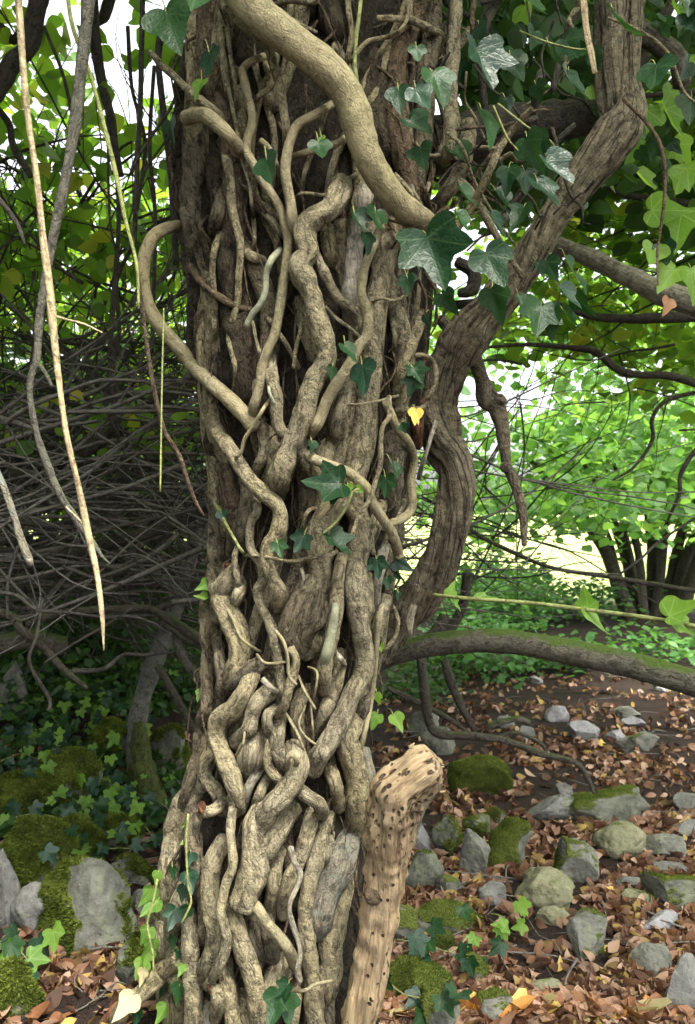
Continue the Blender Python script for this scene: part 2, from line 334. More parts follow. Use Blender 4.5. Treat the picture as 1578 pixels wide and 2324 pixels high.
# ------------------------------------------------------------------ ground
def build_ground():
    xs = np.concatenate([np.linspace(-400, -8, 18), np.linspace(-7, 7, 141), np.linspace(8, 400, 18)])
    ys = np.concatenate([np.linspace(-300, -2, 14), np.linspace(-1.5, 10, 116), np.linspace(10.6, 40, 20), np.linspace(60, 900, 14)])
    V = [(x, y, ground_z(x, y)) for y in ys for x in xs]; nx = len(xs)
    F = [(j * nx + i, j * nx + i + 1, (j + 1) * nx + i + 1, (j + 1) * nx + i) for j in range(len(ys) - 1) for i in range(nx - 1)]
    tag(mesh_obj('ground', V, F, M['soil']), 'dark woodland soil running back to a bright open field', kind='structure')
build_ground()

# ------------------------------------------------------------------ the old tree: core trunk, limb, crown
PROFILE = [(-700, 430, 1060), (0, 425, 1010), (300, 405, 990), (500, 415, 990), (700, 440, 985), (900, 452, 965), (1050, 480, 945), (1200, 488, 915), (1400, 474, 885),
           (1500, 468, 866), (1600, 458, 848), (1700, 446, 846), (1800, 415, 840), (1900, 385, 835), (2000, 368, 830), (2200, 372, 830), (2324, 385, 835), (2600, 370, 850)]
YC = 1.56
def prof(z):
    py = 1162 - (z - CAM.z) * FP / YC
    for (a, l0, r0), (b, l1, r1) in zip(PROFILE, PROFILE[1:]):
        if py <= b or b == 2600:
            t = min(1, max(0, (py - a) / (b - a))); l = l0 + (l1 - l0) * t; r = r0 + (r1 - r0) * t; break
    return ((l + r) / 2 - 789) / FP * YC, (r - l) / 2 / FP * YC
def surf_t(px, py):
    """distance along the ray of a pixel to the surface of the ivy-covered column (its silhouette when the ray passes beside it)"""
    u, v = (px - 789) / FP, (1162 - py) / FP
    t = YC - 0.12
    for _ in range(5):
        xc, rx = prof(CAM.z + v * t); rx *= 0.97; ry = rx * 0.80
        A = (u / rx) ** 2 + (1 / ry) ** 2; B = -2 * (u * xc / rx ** 2 + YC / ry ** 2); Cc = (xc / rx) ** 2 + (YC / ry) ** 2 - 1
        D = B * B - 4 * A * Cc
        t = (-B - math.sqrt(D)) / (2 * A) if D > 0 else -B / (2 * A)
    return t
tree = empty('ivy_clad_tree', (prof(0)[0], YC, 0), 'thick old tree trunk wrapped all over in woody ivy stems', 'tree')
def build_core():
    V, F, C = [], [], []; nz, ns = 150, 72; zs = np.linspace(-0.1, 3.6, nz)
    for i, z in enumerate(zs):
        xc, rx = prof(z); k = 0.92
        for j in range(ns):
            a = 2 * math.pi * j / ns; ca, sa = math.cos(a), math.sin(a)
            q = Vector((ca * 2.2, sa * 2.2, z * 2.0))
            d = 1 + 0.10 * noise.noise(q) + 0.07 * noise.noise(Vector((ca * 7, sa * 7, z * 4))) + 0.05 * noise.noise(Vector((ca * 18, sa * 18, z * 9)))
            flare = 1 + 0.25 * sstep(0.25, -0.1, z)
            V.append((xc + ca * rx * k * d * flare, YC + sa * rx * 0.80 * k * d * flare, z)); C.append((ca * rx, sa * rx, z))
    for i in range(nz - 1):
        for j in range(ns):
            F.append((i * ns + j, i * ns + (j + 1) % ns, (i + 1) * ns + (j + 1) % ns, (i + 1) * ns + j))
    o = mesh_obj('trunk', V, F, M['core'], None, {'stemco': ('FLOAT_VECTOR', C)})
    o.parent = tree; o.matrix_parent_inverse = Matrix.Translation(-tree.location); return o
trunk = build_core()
pp, rr = pix([(900, 340), (1010, 330), (1130, 295), (1240, 275), (1330, 268), (1420, 262)], (1.62, 1.60), (130, 70)); tube_obj('limb', pp, rr, M['dark'], tree, sides=18, step=0.012, seed=3, rough=0.14)

# ------------------------------------------------------------------ the ivy: every stem followed from the photograph
ivy = empty('climbing_ivy', (prof(0)[0], YC - 0.15, 0), 'old climbing ivy with braided woody stems and glossy green leaves on the trunk', 'ivy')
REG = {'A': (315.6, 0, 0.4), 'B': (315.6, 441.8, 0.4), 'C': (315.6, 883.7, 0.4), 'D': (315.6, 1325.5, 0.4), 'E': (252.5, 1819.7, 0.4),
       'R': (883.7, 0, 0.44), 'S': (883.7, 568.1, 0.44), 'W': (0, 0, 1.0)}
def px_of(reg, x, y):
    a, b, s = REG[reg]; return a + x * s, b + y * s
STEMS = []   # (region, material, lift in metres, width(s), points, free ends 's' 'e')
def S(reg, mat, lift, w, pts, free=''): STEMS.append((reg, mat, lift, w, pts, free))
exec_data = None
# --- top of the trunk
S('A', 'smooth', .085, (190, 135), [(520, -120), (600, -20), (680, 80), (790, 170), (920, 270), (1050, 375), (1150, 485), (1215, 610), (1255, 750), (1295, 880), (1365, 1010), (1455, 1130), (1545, 1215), (1620, 1270)])
S('A', 'tan', .045, 48, [(500, 40), (560, 110), (620, 170), (690, 220), (740, 280), (770, 380), (800, 500), (822, 620), (836, 740), (840, 860)])
S('A', 'smooth', .05, (44, 62), [(1100, 590), (1010, 645), (905, 705), (865, 780), (842, 870), (830, 970), (842, 1060), (860, 1150), (872, 1262), (890, 1370)])
S('A', 'smooth', .045, 32, [(690, 795), (740, 840), (775, 920), (805, 1000)], 's')
S('A', 'smooth', .04, 42, [(850, 895), (960, 862), (1060, 832), (1140, 805), (1190, 770)])
S('A', 'smooth', .04, (44, 52), [(720, 320), (650, 340), (592, 390), (600, 470), (620, 560), (640, 640), (640, 720), (615, 800), (612, 860), (650, 930), (685, 1000), (745, 1090), (800, 1180), (835, 1300), (846, 1394), (830, 1524), (812, 1664), (790, 1804), (768, 1904), (720, 2014), (696, 2104), (688, 2184), (655, 2304), (640, 2390)])
S('A', 'smooth', .075, (78, 70), [(268, 668), (330, 652), (392, 664), (445, 705), (505, 765), (570, 845)], 's')
S('A', 'tan', .06, (36, 52), [(60, 290), (130, 370), (220, 450), (310, 540), (400, 610), (470, 680)], 's')
S('A', 'tan', .03, 24, [(490, 300), (500, 450), (520, 560), (540, 660), (560, 760), (575, 860), (600, 960), (630, 1060), (640, 1160), (650, 1220)])
S('A', 'tan', .035, 28, [(495, 120), (515, 280), (535, 400), (550, 520), (556, 640)])
S('A', 'tan', .03, 42, [(460, 120), (468, 260), (488, 400), (500, 500), (530, 600)])
S('A', 'rough', .012, 110, [(340, 740), (330, 900), (320, 1000), (300, 1120), (310, 1290), (330, 1420)])
S('A', 'rough', -.01, 95, [(310, 280), (280, 420), (250, 560), (245, 760), (240, 1000), (250, 1240), (300, 1400), (330, 1560)])
S('A', 'rough', -.005, 80, [(400, 240), (390, 400), (380, 560), (400, 720)])
S('A', 'brown', .0, 90, [(440, 760), (450, 900), (440, 1040), (470, 1180), (450, 1280)])
S('A', 'tan', .03, (52, 34), [(470, 800), (508, 950), (520, 1060), (522, 1150), (545, 1262), (572, 1354), (576, 1454), (566, 1584), (560, 1704), (536, 1804), (512, 1904), (530, 2004), (550, 2104), (540, 2240)])
S('A', 'tan', .02, 34, [(650, 660), (670, 560), (740, 500), (760, 440), (720, 380), (705, 310)])
S('A', 'tan', .02, 30, [(920, 1120), (935, 1000), (960, 920), (1000, 820), (1040, 700), (1060, 620)])
S('A', 'tan', .03, 22, [(870, 1140), (920, 1100), (980, 1100), (1060, 1105), (1140, 1050), (1235, 985)], 'e')
S('A', 'tan', .02, 30, [(660, 1140), (720, 1170), (770, 1220), (800, 1290)])
S('A', 'tan', .02, 36, [(1170, 420), (1190, 300), (1210, 180), (1190, 60), (1185, -60)])
S('A', 'tan', .025, 26, [(1140, 390), (1220, 320), (1290, 240), (1380, 215), (1470, 190), (1530, 130), (1540, 30), (1530, -80)])
S('A', 'greenstem', .05, 24, [(1265, -80), (1250, 80), (1232, 220), (1225, 360), (1240, 480), (1265, 560)])
S('A', 'tan', .01, 40, [(1450, 150), (1400, 320), (1370, 470), (1310, 580), (1280, 680)])
S('A', 'rough', -.01, 110, [(1060, -40), (1080, 60), (1110, 160), (1150, 280)])
S('A', 'rough', -.01, 100, [(590, 120), (600, 220), (580, 320), (560, 420)])
S('A', 'tan', .03, 40, [(780, 30), (850, 0), (930, 10), (1010, 5)])
S('A', 'tan', .035, 20, [(800, 90), (870, 110), (940, 150), (1010, 185)], 'e')
S('A', 'tan', .02, 28, [(1110, 240), (1100, 300), (1125, 380)])
S('A', 'rough', -.012, 140, [(1340, 300), (1330, 450), (1310, 600), (1340, 760), (1400, 900)])
# --- upper middle
S('B', 'tan', .055, (110, 108), [(1150, -70), (1130, 10), (1085, 75), (1000, 125), (948, 190), (945, 260), (958, 330), (915, 400), (945, 490), (988, 580), (1012, 680), (1040, 780), (1062, 880), (1055, 960), (1005, 1040), (965, 1130), (935, 1250), (900, 1340), (850, 1440), (800, 1580), (780, 1660)])
S('B', 'tan', .045, 54, [(985, 300), (1030, 400), (1080, 500), (1140, 590), (1205, 640), (1252, 690), (1268, 760), (1240, 800)])
S('B', 'smooth', .06, (46, 66), [(1370, 190), (1330, 290), (1285, 400), (1268, 480), (1262, 560), (1290, 650), (1302, 740), (1288, 810), (1240, 870), (1200, 960), (1130, 1060), (1075, 1150), (1035, 1250), (1005, 1310), (965, 1350)])
S('B', 'flake', .01, 92, [(1290, -60), (1270, 60), (1245, 180), (1225, 320), (1205, 470), (1200, 620), (1220, 740)])
S('B', 'tan', .0, (100, 118), [(1430, 180), (1400, 340), (1370, 480), (1335, 620), (1322, 760), (1312, 900), (1305, 1050), (1290, 1200), (1285, 1320), (1258, 1450), (1225, 1600), (1212, 1740), (1255, 1860), (1240, 2000), (1232, 2150), (1245, 2300), (1262, 2440)])
S('B', 'pale', .06, 38, [(800, 315), (752, 370), (722, 450), (716, 550), (690, 620), (642, 680), (608, 748)], 'e')
S('B', 'tan', .03, 36, [(470, 190), (432, 300), (416, 420), (426, 540), (432, 640), (426, 760), (425, 880)])
S('B', 'brown', .035, 44, [(250, 330), (340, 480), (430, 560), (530, 622), (640, 655)])
S('B', 'tan', .01, 30, [(690, 640), (770, 750), (850, 870), (915, 995)])
S('B', 'rough', .015, 80, [(490, -20), (455, 100), (430, 200)])
S('B', 'tan', .04, 74, [(735, 900), (758, 1050), (780, 1150), (782, 1262), (798, 1330), (868, 1400), (935, 1478), (975, 1540), (1012, 1620)])
S('B', 'rough', .0, 135, [(530, 180), (540, 340), (545, 520), (560, 700), (600, 880), (620, 1050), (600, 1262)])
S('B', 'rough', -.012, 105, [(310, 260), (335, 460), (345, 660), (350, 860), (380, 1060), (420, 1262), (450, 1400), (470, 1560)])
S('B', 'rough', -.005, 80, [(420, 780), (430, 900), (460, 1040), (480, 1180)])
S('B', 'tan', .03, 20, [(922, 640), (916, 760), (892, 870), (876, 985)], 'e')
S('B', 'tan', .035, 20, [(645, 720), (680, 880), (740, 1000), (730, 1100)])
S('B', 'pale', .06, 20, [(740, 1040), (740, 1120), (772, 1190)], 'e')
S('B', 'tan', .05, 22, [(1060, 640), (1130, 710), (1200, 760), (1262, 818)], 'e')
S('B', 'tan', .03, 28, [(1340, 360), (1385, 420), (1408, 560), (1392, 700), (1380, 850), (1370, 960)])
S('B', 'tan', .05, 18, [(1300, 620), (1370, 590), (1450, 600), (1525, 568)], 'e')
S('B', 'tan', .02, 30, [(1430, 640), (1452, 800), (1440, 910)])
S('B', 'tan', .03, 32, [(1590, 790), (1530, 920), (1480, 1040)])
S('B', 'tan', .06, 17, [(1115, 1185), (1250, 1190), (1380, 1165), (1470, 1140)])
S('B', 'tan', .01, 58, [(590, 310), (640, 350), (710, 385)])
S('B', 'tan', .02, 30, [(650, 120), (656, 240), (648, 340)])
S('B', 'tan', .02, 42, [(670, 70), (740, 130), (800, 210), (845, 255)])
S('B', 'tan', .0, 70, [(1060, 160), (1080, 300), (1110, 430)])
S('B', 'rough', -.01, 80, [(1120, 860), (1150, 1000), (1160, 1150), (1150, 1300)])
S('B', 'tan', -.01, 60, [(900, 560), (930, 720), (970, 860), (1000, 980)])
S('B', 'rough', -.012, 120, [(1480, 660), (1470, 800), (1500, 950), (1480, 1100), (1450, 1250)])
S('B', 'tan', .0, 64, [(660, 1000), (680, 1120), (690, 1240)])
# loop that leaves the trunk on its left side
S('B', 'smooth', .03, (58, 84), [(240, 175), (160, 190), (85, 235), (42, 320), (24, 420), (30, 540), (62, 650), (130, 760), (220, 860), (300, 960), (400, 1060), (500, 1150), (590, 1240), (655, 1320)], 'e')
# --- middle
S('C', 'tan', .05, 76, [(430, 215), (500, 320), (570, 430), (640, 530), (720, 600), (785, 660), (800, 740), (780, 830), (732, 890), (724, 980), (762, 1080), (800, 1150), (788, 1235)])
S('C', 'tan', .035, (46, 58), [(640, 570), (672, 680), (640, 740), (626, 830), (642, 920), (692, 990), (702, 1080), (672, 1150), (690, 1230), (725, 1290), (762, 1385), (782, 1505), (802, 1625), (812, 1725), (785, 1810)])
S('C', 'smooth', .075, 54, [(955, 370), (1000, 400), (1085, 430), (1185, 470), (1262, 530), (1300, 575), (1322, 640), (1372, 720), (1430, 800), (1452, 860), (1470, 925), (1478, 955)], 'e')
S('C', 'smooth', .05, 46, [(1400, 80), (1432, 140), (1465, 220), (1530, 300), (1558, 400), (1542, 520), (1552, 620), (1540, 690), (1485, 740), (1420, 765)])
S('C', 'tan', .085, 28, [(1420, 40), (1422, 150), (1382, 220), (1372, 330), (1370, 430), (1342, 520), (1312, 620), (1252, 720), (1202, 840), (1150, 905)])
S('C', 'smooth', .065, 22, [(740, 60), (700, 120), (650, 205), (600, 280), (582, 350), (560, 380), (500, 375)])
S('C', 'tan', .0, 115, [(1010, 130), (925, 230), (855, 360), (800, 500), (770, 580)])
S('C', 'tan', .02, 62, [(680, 140), (712, 330), (680, 430), (650, 500)])
S('C', 'tan', .0, 66, [(740, 220), (765, 400), (730, 520)])
S('C', 'tan', .06, 22, [(600, 940), (720, 950), (850, 975), (960, 960), (1080, 940), (1120, 920)])
S('C', 'greenstem', .05, 18, [(400, 600), (460, 700), (520, 810), (575, 905), (610, 945)])
S('C', 'rough', .0, 76, [(425, 560), (440, 750), (442, 900), (432, 1000), (445, 1150), (460, 1260)])
S('C', 'brown', .0, 84, [(480, 380), (510, 520), (540, 680), (550, 820), (540, 960)])
S('C', 'rough', .0, 70, [(590, 480), (620, 640), (600, 800), (590, 900)])
S('C', 'tan', .03, 36, [(572, 870), (542, 960), (560, 1080), (580, 1205)])
S('C', 'tan', .005, 135, [(1190, 540), (1120, 650), (1050, 760), (1022, 900), (1030, 1050), (960, 1160), (920, 1290)])
S('C', 'tan', .015, 90, [(1110, 300), (1130, 180), (1160, 60), (1170, -40)])
S('C', 'tan', .0, 90, [(1080, 300), (1040, 380), (1010, 480)])
S('C', 'tan', .03, 26, [(1395, 790), (1335, 800), (1322, 860), (1332, 935)], 'e')
S('C', 'flake', .02, 60, [(1392, 880), (1372, 1000), (1352, 1100), (1332, 1270)])
S('C', 'rough', .0, 60, [(1440, 900), (1412, 1050), (1408, 1160), (1412, 1290)])
S('C', 'tan', .02, 24, [(1030, 670), (962, 690), (932, 760), (930, 845)])
S('C', 'flake', .03, 26, [(915, 990), (938, 1080), (962, 1145)], 'e')
S('C', 'tan', .02, 95, [(560, 1010), (500, 1090), (462, 1180), (470, 1300)])
S('C', 'tan', .01, 60, [(590, 1080), (560, 1170), (520, 1270)])
S('C', 'tan', .03, 26, [(1510, 630), (1462, 740), (1412, 775)])
S('C', 'rough', -.01, 90, [(1440, 180), (1450, 350), (1440, 520), (1420, 700)])
S('C', 'tan', .02, 22, [(1260, 190), (1210, 300), (1190, 400), (1180, 480)])
S('C', 'tan', .0, 70, [(1370, 640), (1340, 760), (1300, 860)])
# --- lower middle
S('D', 'tan', .02, 112, [(445, -60), (480, 110), (540, 230), (572, 330), (570, 420), (535, 500), (500, 590)])
S('D', 'tan', .05, (96, 100), [(640, 510), (605, 610), (545, 700), (455, 770), (440, 870), (472, 960), (512, 1060), (545, 1160), (560, 1280)])
S('D', 'tan', .045, 86, [(800, 570), (690, 655), (642, 750), (620, 830), (550, 890)])
S('D', 'rough', .02, 92, [(760, 430), (650, 475), (560, 545), (520, 600)])
S('D', 'rough', -.005, 78, [(390, 60), (385, 250), (395, 400), (388, 550), (390, 700), (355, 800), (350, 900), (325, 1020), (285, 1150), (255, 1280)])
S('D', 'rough', .0, 64, [(430, 240), (460, 420), (470, 560), (460, 690)])
S('D', 'tan', .06, 50, [(858, 365), (892, 425), (880, 500), (852, 590), (830, 680), (785, 750)], 's')
S('D', 'tan', .05, 56, [(795, 690), (732, 740), (728, 800), (752, 870)])
S('D', 'tan', .04, 74, [(800, 740), (790, 850), (782, 920), (812, 1000), (860, 1060)])
S('D', 'tan', .04, 54, [(728, 820), (742, 930), (730, 1020), (785, 1105), (850, 1150)])
S('D', 'tan', .05, (92, 108), [(1225, -130), (1215, 20), (1238, 150), (1268, 300), (1280, 420), (1262, 530), (1205, 640), (1162, 740), (1100, 860), (1040, 960), (975, 1040)])
S('D', 'tan', .01, 84, [(1290, -40), (1290, 120), (1250, 280)])
S('D', 'smooth', .05, 32, [(1400, 80), (1365, 180), (1352, 300), (1345, 420), (1332, 550), (1310, 700), (1280, 850), (1245, 980)])
S('D', 'tan', .01, 70, [(1420, -40), (1395, 110), (1352, 250), (1330, 380)])
S('D', 'tan', .04, 26, [(1440, 130), (1470, 200), (1460, 290), (1410, 360), (1360, 400)])
S('D', 'rough', .0, 210, [(1020, -20), (970, 120), (905, 240), (880, 360)])
S('D', 'tan', .01, 92, [(990, 200), (1012, 310), (1000, 390)])
S('D', 'tan', .05, (64, 88), [(1150, -160), (1135, -60), (1128, 40), (1118, 150), (1104, 230), (1090, 320), (1066, 410), (1052, 500), (1060, 610)])
S('D', 'pale', .068, (40, 62), [(1112, 80), (1112, 150), (1100, 230), (1084, 320), (1060, 410), (1048, 480)])
S('D', 'tan', .01, 72, [(1140, 380), (1130, 520), (1092, 640), (1052, 740), (990, 850)])
S('D', 'tan', .0, 72, [(950, 580), (905, 700), (900, 820), (935, 940)])
S('D', 'tan', .015, 150, [(690, 860), (645, 960), (615, 1060)])
S('D', 'tan', .01, 125, [(1210, 720), (1180, 850), (1190, 950), (1230, 1060), (1245, 1270), (1230, 1380)])
S('D', 'rough', .0, 80, [(1290, 560), (1265, 700), (1240, 800)])
S('D', 'tan', .03, 72, [(1075, 1040), (1115, 1130), (1140, 1270)])
S('D', 'tan', .065, 112, [(868, 935), (905, 1010), (885, 1100), (830, 1180), (750, 1270), (690, 1370)])
S('D', 'smooth', .09, 36, [(850, 1060), (845, 990), (870, 960), (895, 1000), (885, 1070)])
S('D', 'tan', .055, 72, [(870, 1130), (950, 1195), (1018, 1245), (1040, 1300)])
S('D', 'tan', .02, 74, [(425, 920), (368, 1030), (382, 1110), (440, 1175), (480, 1290)])
S('D', 'lichen', .03, 46, [(720, 1020), (650, 1110), (610, 1200), (590, 1290)])
S('D', 'tan', .03, 60, [(750, 1080), (690, 1180), (660, 1290)])
S('D', 'lichen', .03, 90, [(1260, 940), (1290, 1060), (1290, 1180), (1330, 1290)])
S('D', 'smooth', .085, 20, [(775, 265), (822, 330), (845, 430), (852, 520), (892, 572)], 'e')
S('D', 'smooth', .06, 16, [(905, 520), (942, 610), (1000, 708)], 'e')
S('D', 'smooth', .06, 14, [(945, 690), (908, 790), (940, 860), (1005, 912)], 'e')
S('D', 'smooth', .055, 12, [(975, 690), (985, 800), (990, 910)])
S('D', 'smooth', .065, 14, [(960, 470), (1010, 500), (1002, 600), (980, 680)])
S('D', 'smooth', .06, 18, [(828, 725), (890, 830), (932, 930), (975, 1055)])
S('D', 'smooth', .04, 18, [(430, 55), (512, 160), (560, 270), (602, 330), (690, 385)])
S('D', 'smooth', .075, 14, [(602, 800), (592, 900), (548, 975)])
S('D', 'smooth', .06, 16, [(670, 400), (710, 445), (770, 450), (850, 440)])
S('D', 'flake', .06, 36, [(700, 540), (750, 590), (800, 630)], 's')
S('D', 'flake', .06, 34, [(1115, 380), (1140, 420), (1170, 460)])
# --- foot
S('E', 'tan', .0, (92, 116), [(455, -60), (385, 80), (352, 200), (340, 320), (322, 440), (302, 560), (292, 680), (318, 780), (300, 900), (290, 1010)])
S('E', 'rough', .015, 92, [(480, 40), (462, 150), (472, 300), (482, 430), (440, 560)])
S('E', 'tan', .01, 92, [(440, 420), (395, 560), (355, 700), (370, 800)])
S('E', 'tan', .075, (46, 56), [(690, 30), (678, 150), (682, 260), (690, 370), (652, 470), (632, 560), (622, 640), (652, 740), (650, 830), (610, 940), (550, 1050)])
S('E', 'tan', .035, (86, 96), [(650, 210), (580, 330), (560, 480), (562, 600), (590, 700), (590, 800), (560, 900), (505, 1020)])
S('E', 'tan', .05, (125, 155), [(890, 20), (808, 160), (808, 280), (812, 400), (775, 500), (738, 596)], 'e')
S('E', 'tan', .045, (92, 100), [(690, 600), (705, 680), (732, 770), (762, 880), (800, 1000), (828, 1100), (842, 1190), (855, 1300), (860, 1800)])
S('E', 'smooth', .06, (54, 62), [(790, 560), (835, 610), (882, 690), (950, 760), (1002, 830), (1040, 920)])
S('E', 'tan', .03, (86, 96), [(440, 620), (448, 800), (450, 920), (460, 1050), (470, 1150), (462, 1300), (455, 1800)])
S('E', 'tan', .03, 82, [(640, 900), (662, 1050), (682, 1180), (692, 1300), (700, 1800)])
S('E', 'tan', .06, 70, [(590, 1050), (602, 1130), (592, 1230)], 's')
S('E', 'tan', .035, 122, [(1020, 20), (940, 160), (870, 270), (830, 360)])
S('E', 'tan', .005, 78, [(965, 220), (932, 380), (920, 500), (900, 650)])
S('E', 'tan', .03, 78, [(1160, 30), (1112, 180), (1080, 300), (1030, 400), (990, 500), (975, 640)])
S('E', 'tan', .03, (76, 98), [(1225, 60), (1182, 260), (1142, 400), (1112, 520), (1100, 650), (1112, 780), (1130, 900), (1142, 1000), (1152, 1150), (1165, 1300), (1170, 1800)])
S('E', 'tan', .02, 40, [(1255, 160), (1232, 300), (1195, 370)])
S('E', 'lichen', -.005, 130, [(1350, 160), (1292, 360), (1235, 500), (1190, 640), (1180, 760)])
S('E', 'tan', .0, (100, 115), [(1325, 380), (1302, 560), (1272, 700), (1242, 820), (1248, 920), (1222, 1040), (1200, 1120)])
S('E', 'flake', .075, 34, [(1018, 255), (1040, 340), (1072, 400), (1062, 470), (1015, 580), (1022, 660), (1060, 780), (1072, 870), (1060, 960), (1070, 1020)], 'se')
S('E', 'tan', .07, 92, [(400, 890), (300, 960), (240, 1020), (170, 1090), (90, 1150), (30, 1240)])
S('E', 'tan', .0, 112, [(1000, 880), (935, 1020), (890, 1110), (870, 1200)])
S('E', 'smooth', .07, 20, [(990, 1075), (1100, 1070), (1150, 1040), (1255, 1015)], 'e')
S('E', 'tan', .02, 72, [(1062, 1000), (1042, 1150), (1030, 1300), (1030, 1800)])
S('E', 'tan', .0, 92, [(745, 1060), (770, 1200), (780, 1320), (780, 1800)])
S('E', 'rough', .0, 70, [(1235, 1060), (1232, 1300), (1240, 1800)])
S('E', 'lichen', .01, 72, [(535, 1120), (545, 1300), (540, 1800)])
S('E', 'tan', .0, 92, [(300, 1060), (345, 1180), (345, 1310), (330, 1800)])
S('E', 'tan', .05, 62, [(650, -10), (575, 50), (505, 60)], 'e')
S('E', 'tan', .01, 70, [(420, 760), (360, 850), (340, 960), (390, 1080), (400, 1300)])
S('E', 'rough', .0, 80, [(870, 620), (890, 760), (920, 900)])
S('E', 'rough', -.01, 90, [(800, 620), (800, 780), (850, 900)])
S('E', 'tan', .0, 60, [(520, 300), (530, 420), (520, 560), (530, 700), (520, 830)])
# --- upper right tangle
S('R', 'tan', .075, (60, 76), [(352, -80), (342, 80), (330, 230), (318, 380), (314, 500), (322, 640), (300, 780), (270, 830)])
S('R', 'tan', .06, 44, [(90, 95), (150, 120), (210, 150), (262, 182), (285, 230)])
S('R', 'tan', .07, 20, [(92, -60), (96, 80), (60, 150), (0, 190)])
S('R', 'tan', .06, 34, [(-60, 95), (0, 95), (90, 100)], 's')
S('R', 'tan', .07, 22, [(130, 770), (200, 800), (280, 800), (370, 788), (450, 760), (545, 765)])
S('R', 'tan', .05, 28, [(248, 790), (212, 930), (190, 1000), (216, 1080), (245, 1220)])
S('R', 'tan', .04, 72, [(410, 640), (395, 800), (345, 920), (290, 1000), (230, 1080)])
S('R', 'rough', .01, 90, [(220, 60), (210, 220), (180, 380), (150, 500)])
S('R', 'tan', .05, 24, [(0, 1130), (80, 1150), (150, 1140), (200, 1130), (260, 1110)])
S('R', 'tan', .08, 26, [(30, 900), (100, 980), (130, 1060), (150, 1150)])
S('R', 'tan', .05, 26, [(180, 1180), (170, 1080), (130, 1000), (110, 950)])
S('S', 'tan', .03, 60, [(170, 330), (110, 500), (60, 640), (40, 800)])
S('S', 'tan', .05, 26, [(100, 560), (160, 540), (220, 570), (242, 650), (215, 740), (170, 810), (100, 820), (20, 830)])
S('S', 'redwood', .03, 55, [(165, 780), (150, 900), (140, 1010)])
S('S', 'flake', .03, 24, [(240, 880), (210, 980), (180, 1080), (150, 1180)])

def stem_curve(reg, lift, w, pts, free):
    n = len(pts); out, rad = [], []
    for i, (x, y) in enumerate(pts):
        px, py = px_of(reg, x, y); s = REG[reg][2]
        ww = (w[0] + (w[1] - w[0]) * i / (n - 1)) if isinstance(w, tuple) else w
        ww *= (1.28 if lift <= 0.015 else 1.12) if ww > 45 else 1.0
        l = lift
        if i == 0 and 's' not in free: l -= 0.035
        if i == n - 1 and 'e' not in free: l -= 0.035
        t = surf_t(px, min(py, 2420)) - l
        out.append(P(px, py, t)); rad.append(ww * s / 2 * t / FP)
    return out, rad
for i, (reg, mat, lift, w, pts, free) in enumerate(STEMS):
    if mat in ('rough', 'brown') and reg in 'ABRS' and lift <= 0.0: mat = 'deep'  # recessed upper stems switch to the bark with shade in its colour
    if mat == 'rough' and reg in 'DE' and lift <= 0.0: lift = 0.014
    if mat in ('tan', 'flake', 'lichen', 'rough') and lift < 0.02 and reg != 'A': lift += 0.014
    p, r = stem_curve(reg, lift, w, pts, free)
    big = max(r) > 0.012
    rgh = {'smooth': 0.05, 'pale': 0.04, 'rough': 0.26, 'deep': 0.30, 'brown': 0.24, 'core': 0.2}.get(mat, 0.20)
    kw = dict(sides=20 if max(r) > 0.016 else (14 if big else 8), step=0.006 if big else 0.005, seed=i + 1.0, rough=rgh,
              lump=0.10 if mat in ('smooth', 'pale') else 0.14, freq=70 if mat == 'rough' else 55)
    if mat in ('flake',): kw.update(flute=3, flute_amt=0.14, twist=14, flat=0.75)
    if mat in ('tan', 'rough') and max(r) > 0.014: kw.update(flute=2, flute_amt=0.06, twist=7 + i % 5)
    o = tube_obj('ivy_stem', p, r, M[mat], ivy, **kw)

# filler: thinner stems and rootlets that run in the gaps and round the back of the trunk
def around(z, ang, k):
    xc, rx = prof(z); return Vector((xc + math.cos(ang) * rx * k, YC + math.sin(ang) * rx * 0.8 * k, z))
for i in range(72):
    back = i >= 62
    ang = RNG.uniform(0.05, math.pi - 0.05) if back else RNG.uniform(-math.pi + 0.05, -0.05)
    z = RNG.uniform(0.9, 2.0) if 30 <= i < 62 else RNG.uniform(0.0, 2.3); L = RNG.uniform(0.25, 0.8); k = RNG.uniform(0.93, 1.0) if 30 <= i < 62 else RNG.uniform(0.88, 0.95) if not back else RNG.uniform(0.9, 0.98)
    n = 7; p = []; da = RNG.uniform(-0.35, 0.35); ph = RNG.uniform(0, 6)
    for j in range(n):
        f = j / (n - 1); p.append(around(z + L * f, ang + da * f + 0.12 * math.sin(ph + 5 * f * L * 3), k - (0.08 if j in (0, n - 1) else 0)))
    r = RNG.choice([0.006, 0.009, 0.012, 0.016, 0.02]) if not back else RNG.uniform(0.012, 0.03)
    tube_obj('ivy_stem', p, [r] * n, M[RNG.choice(['tan', 'rough', 'brown', 'tan'])], ivy, sides=10, step=0.012, seed=300 + i, rough=0.12)
roots = []
for i in range(300):
    ang = RNG.uniform(-math.pi + 0.1, -0.1); z = RNG.uniform(0.1, 2.0); k = RNG.uniform(0.92, 1.06)
    L = RNG.uniform(0.03, 0.16); da = RNG.uniform(-0.25, 0.25); p = []
    for j in range(5):
        f = j / 4; q = around(z - L * f, ang + da * f, k + 0.05 * math.sin(f * 3.1) - (0.06 if j == 0 else 0)); p.append(q + Vector((RNG.gauss(0, .004), RNG.gauss(0, .004), 0)))
    r = RNG.uniform(0.0008, 0.0026) * (1.5 if z > 1.3 else 1)
    roots.append((p, [r, r, r * 0.9, r * 0.7, r * 0.3], dict(sides=4, step=0.02, seed=i, rough=0, lump=0.2)))
tag(tubes_obj('rootlets', roots, M['brown'], ivy), kind='stuff')
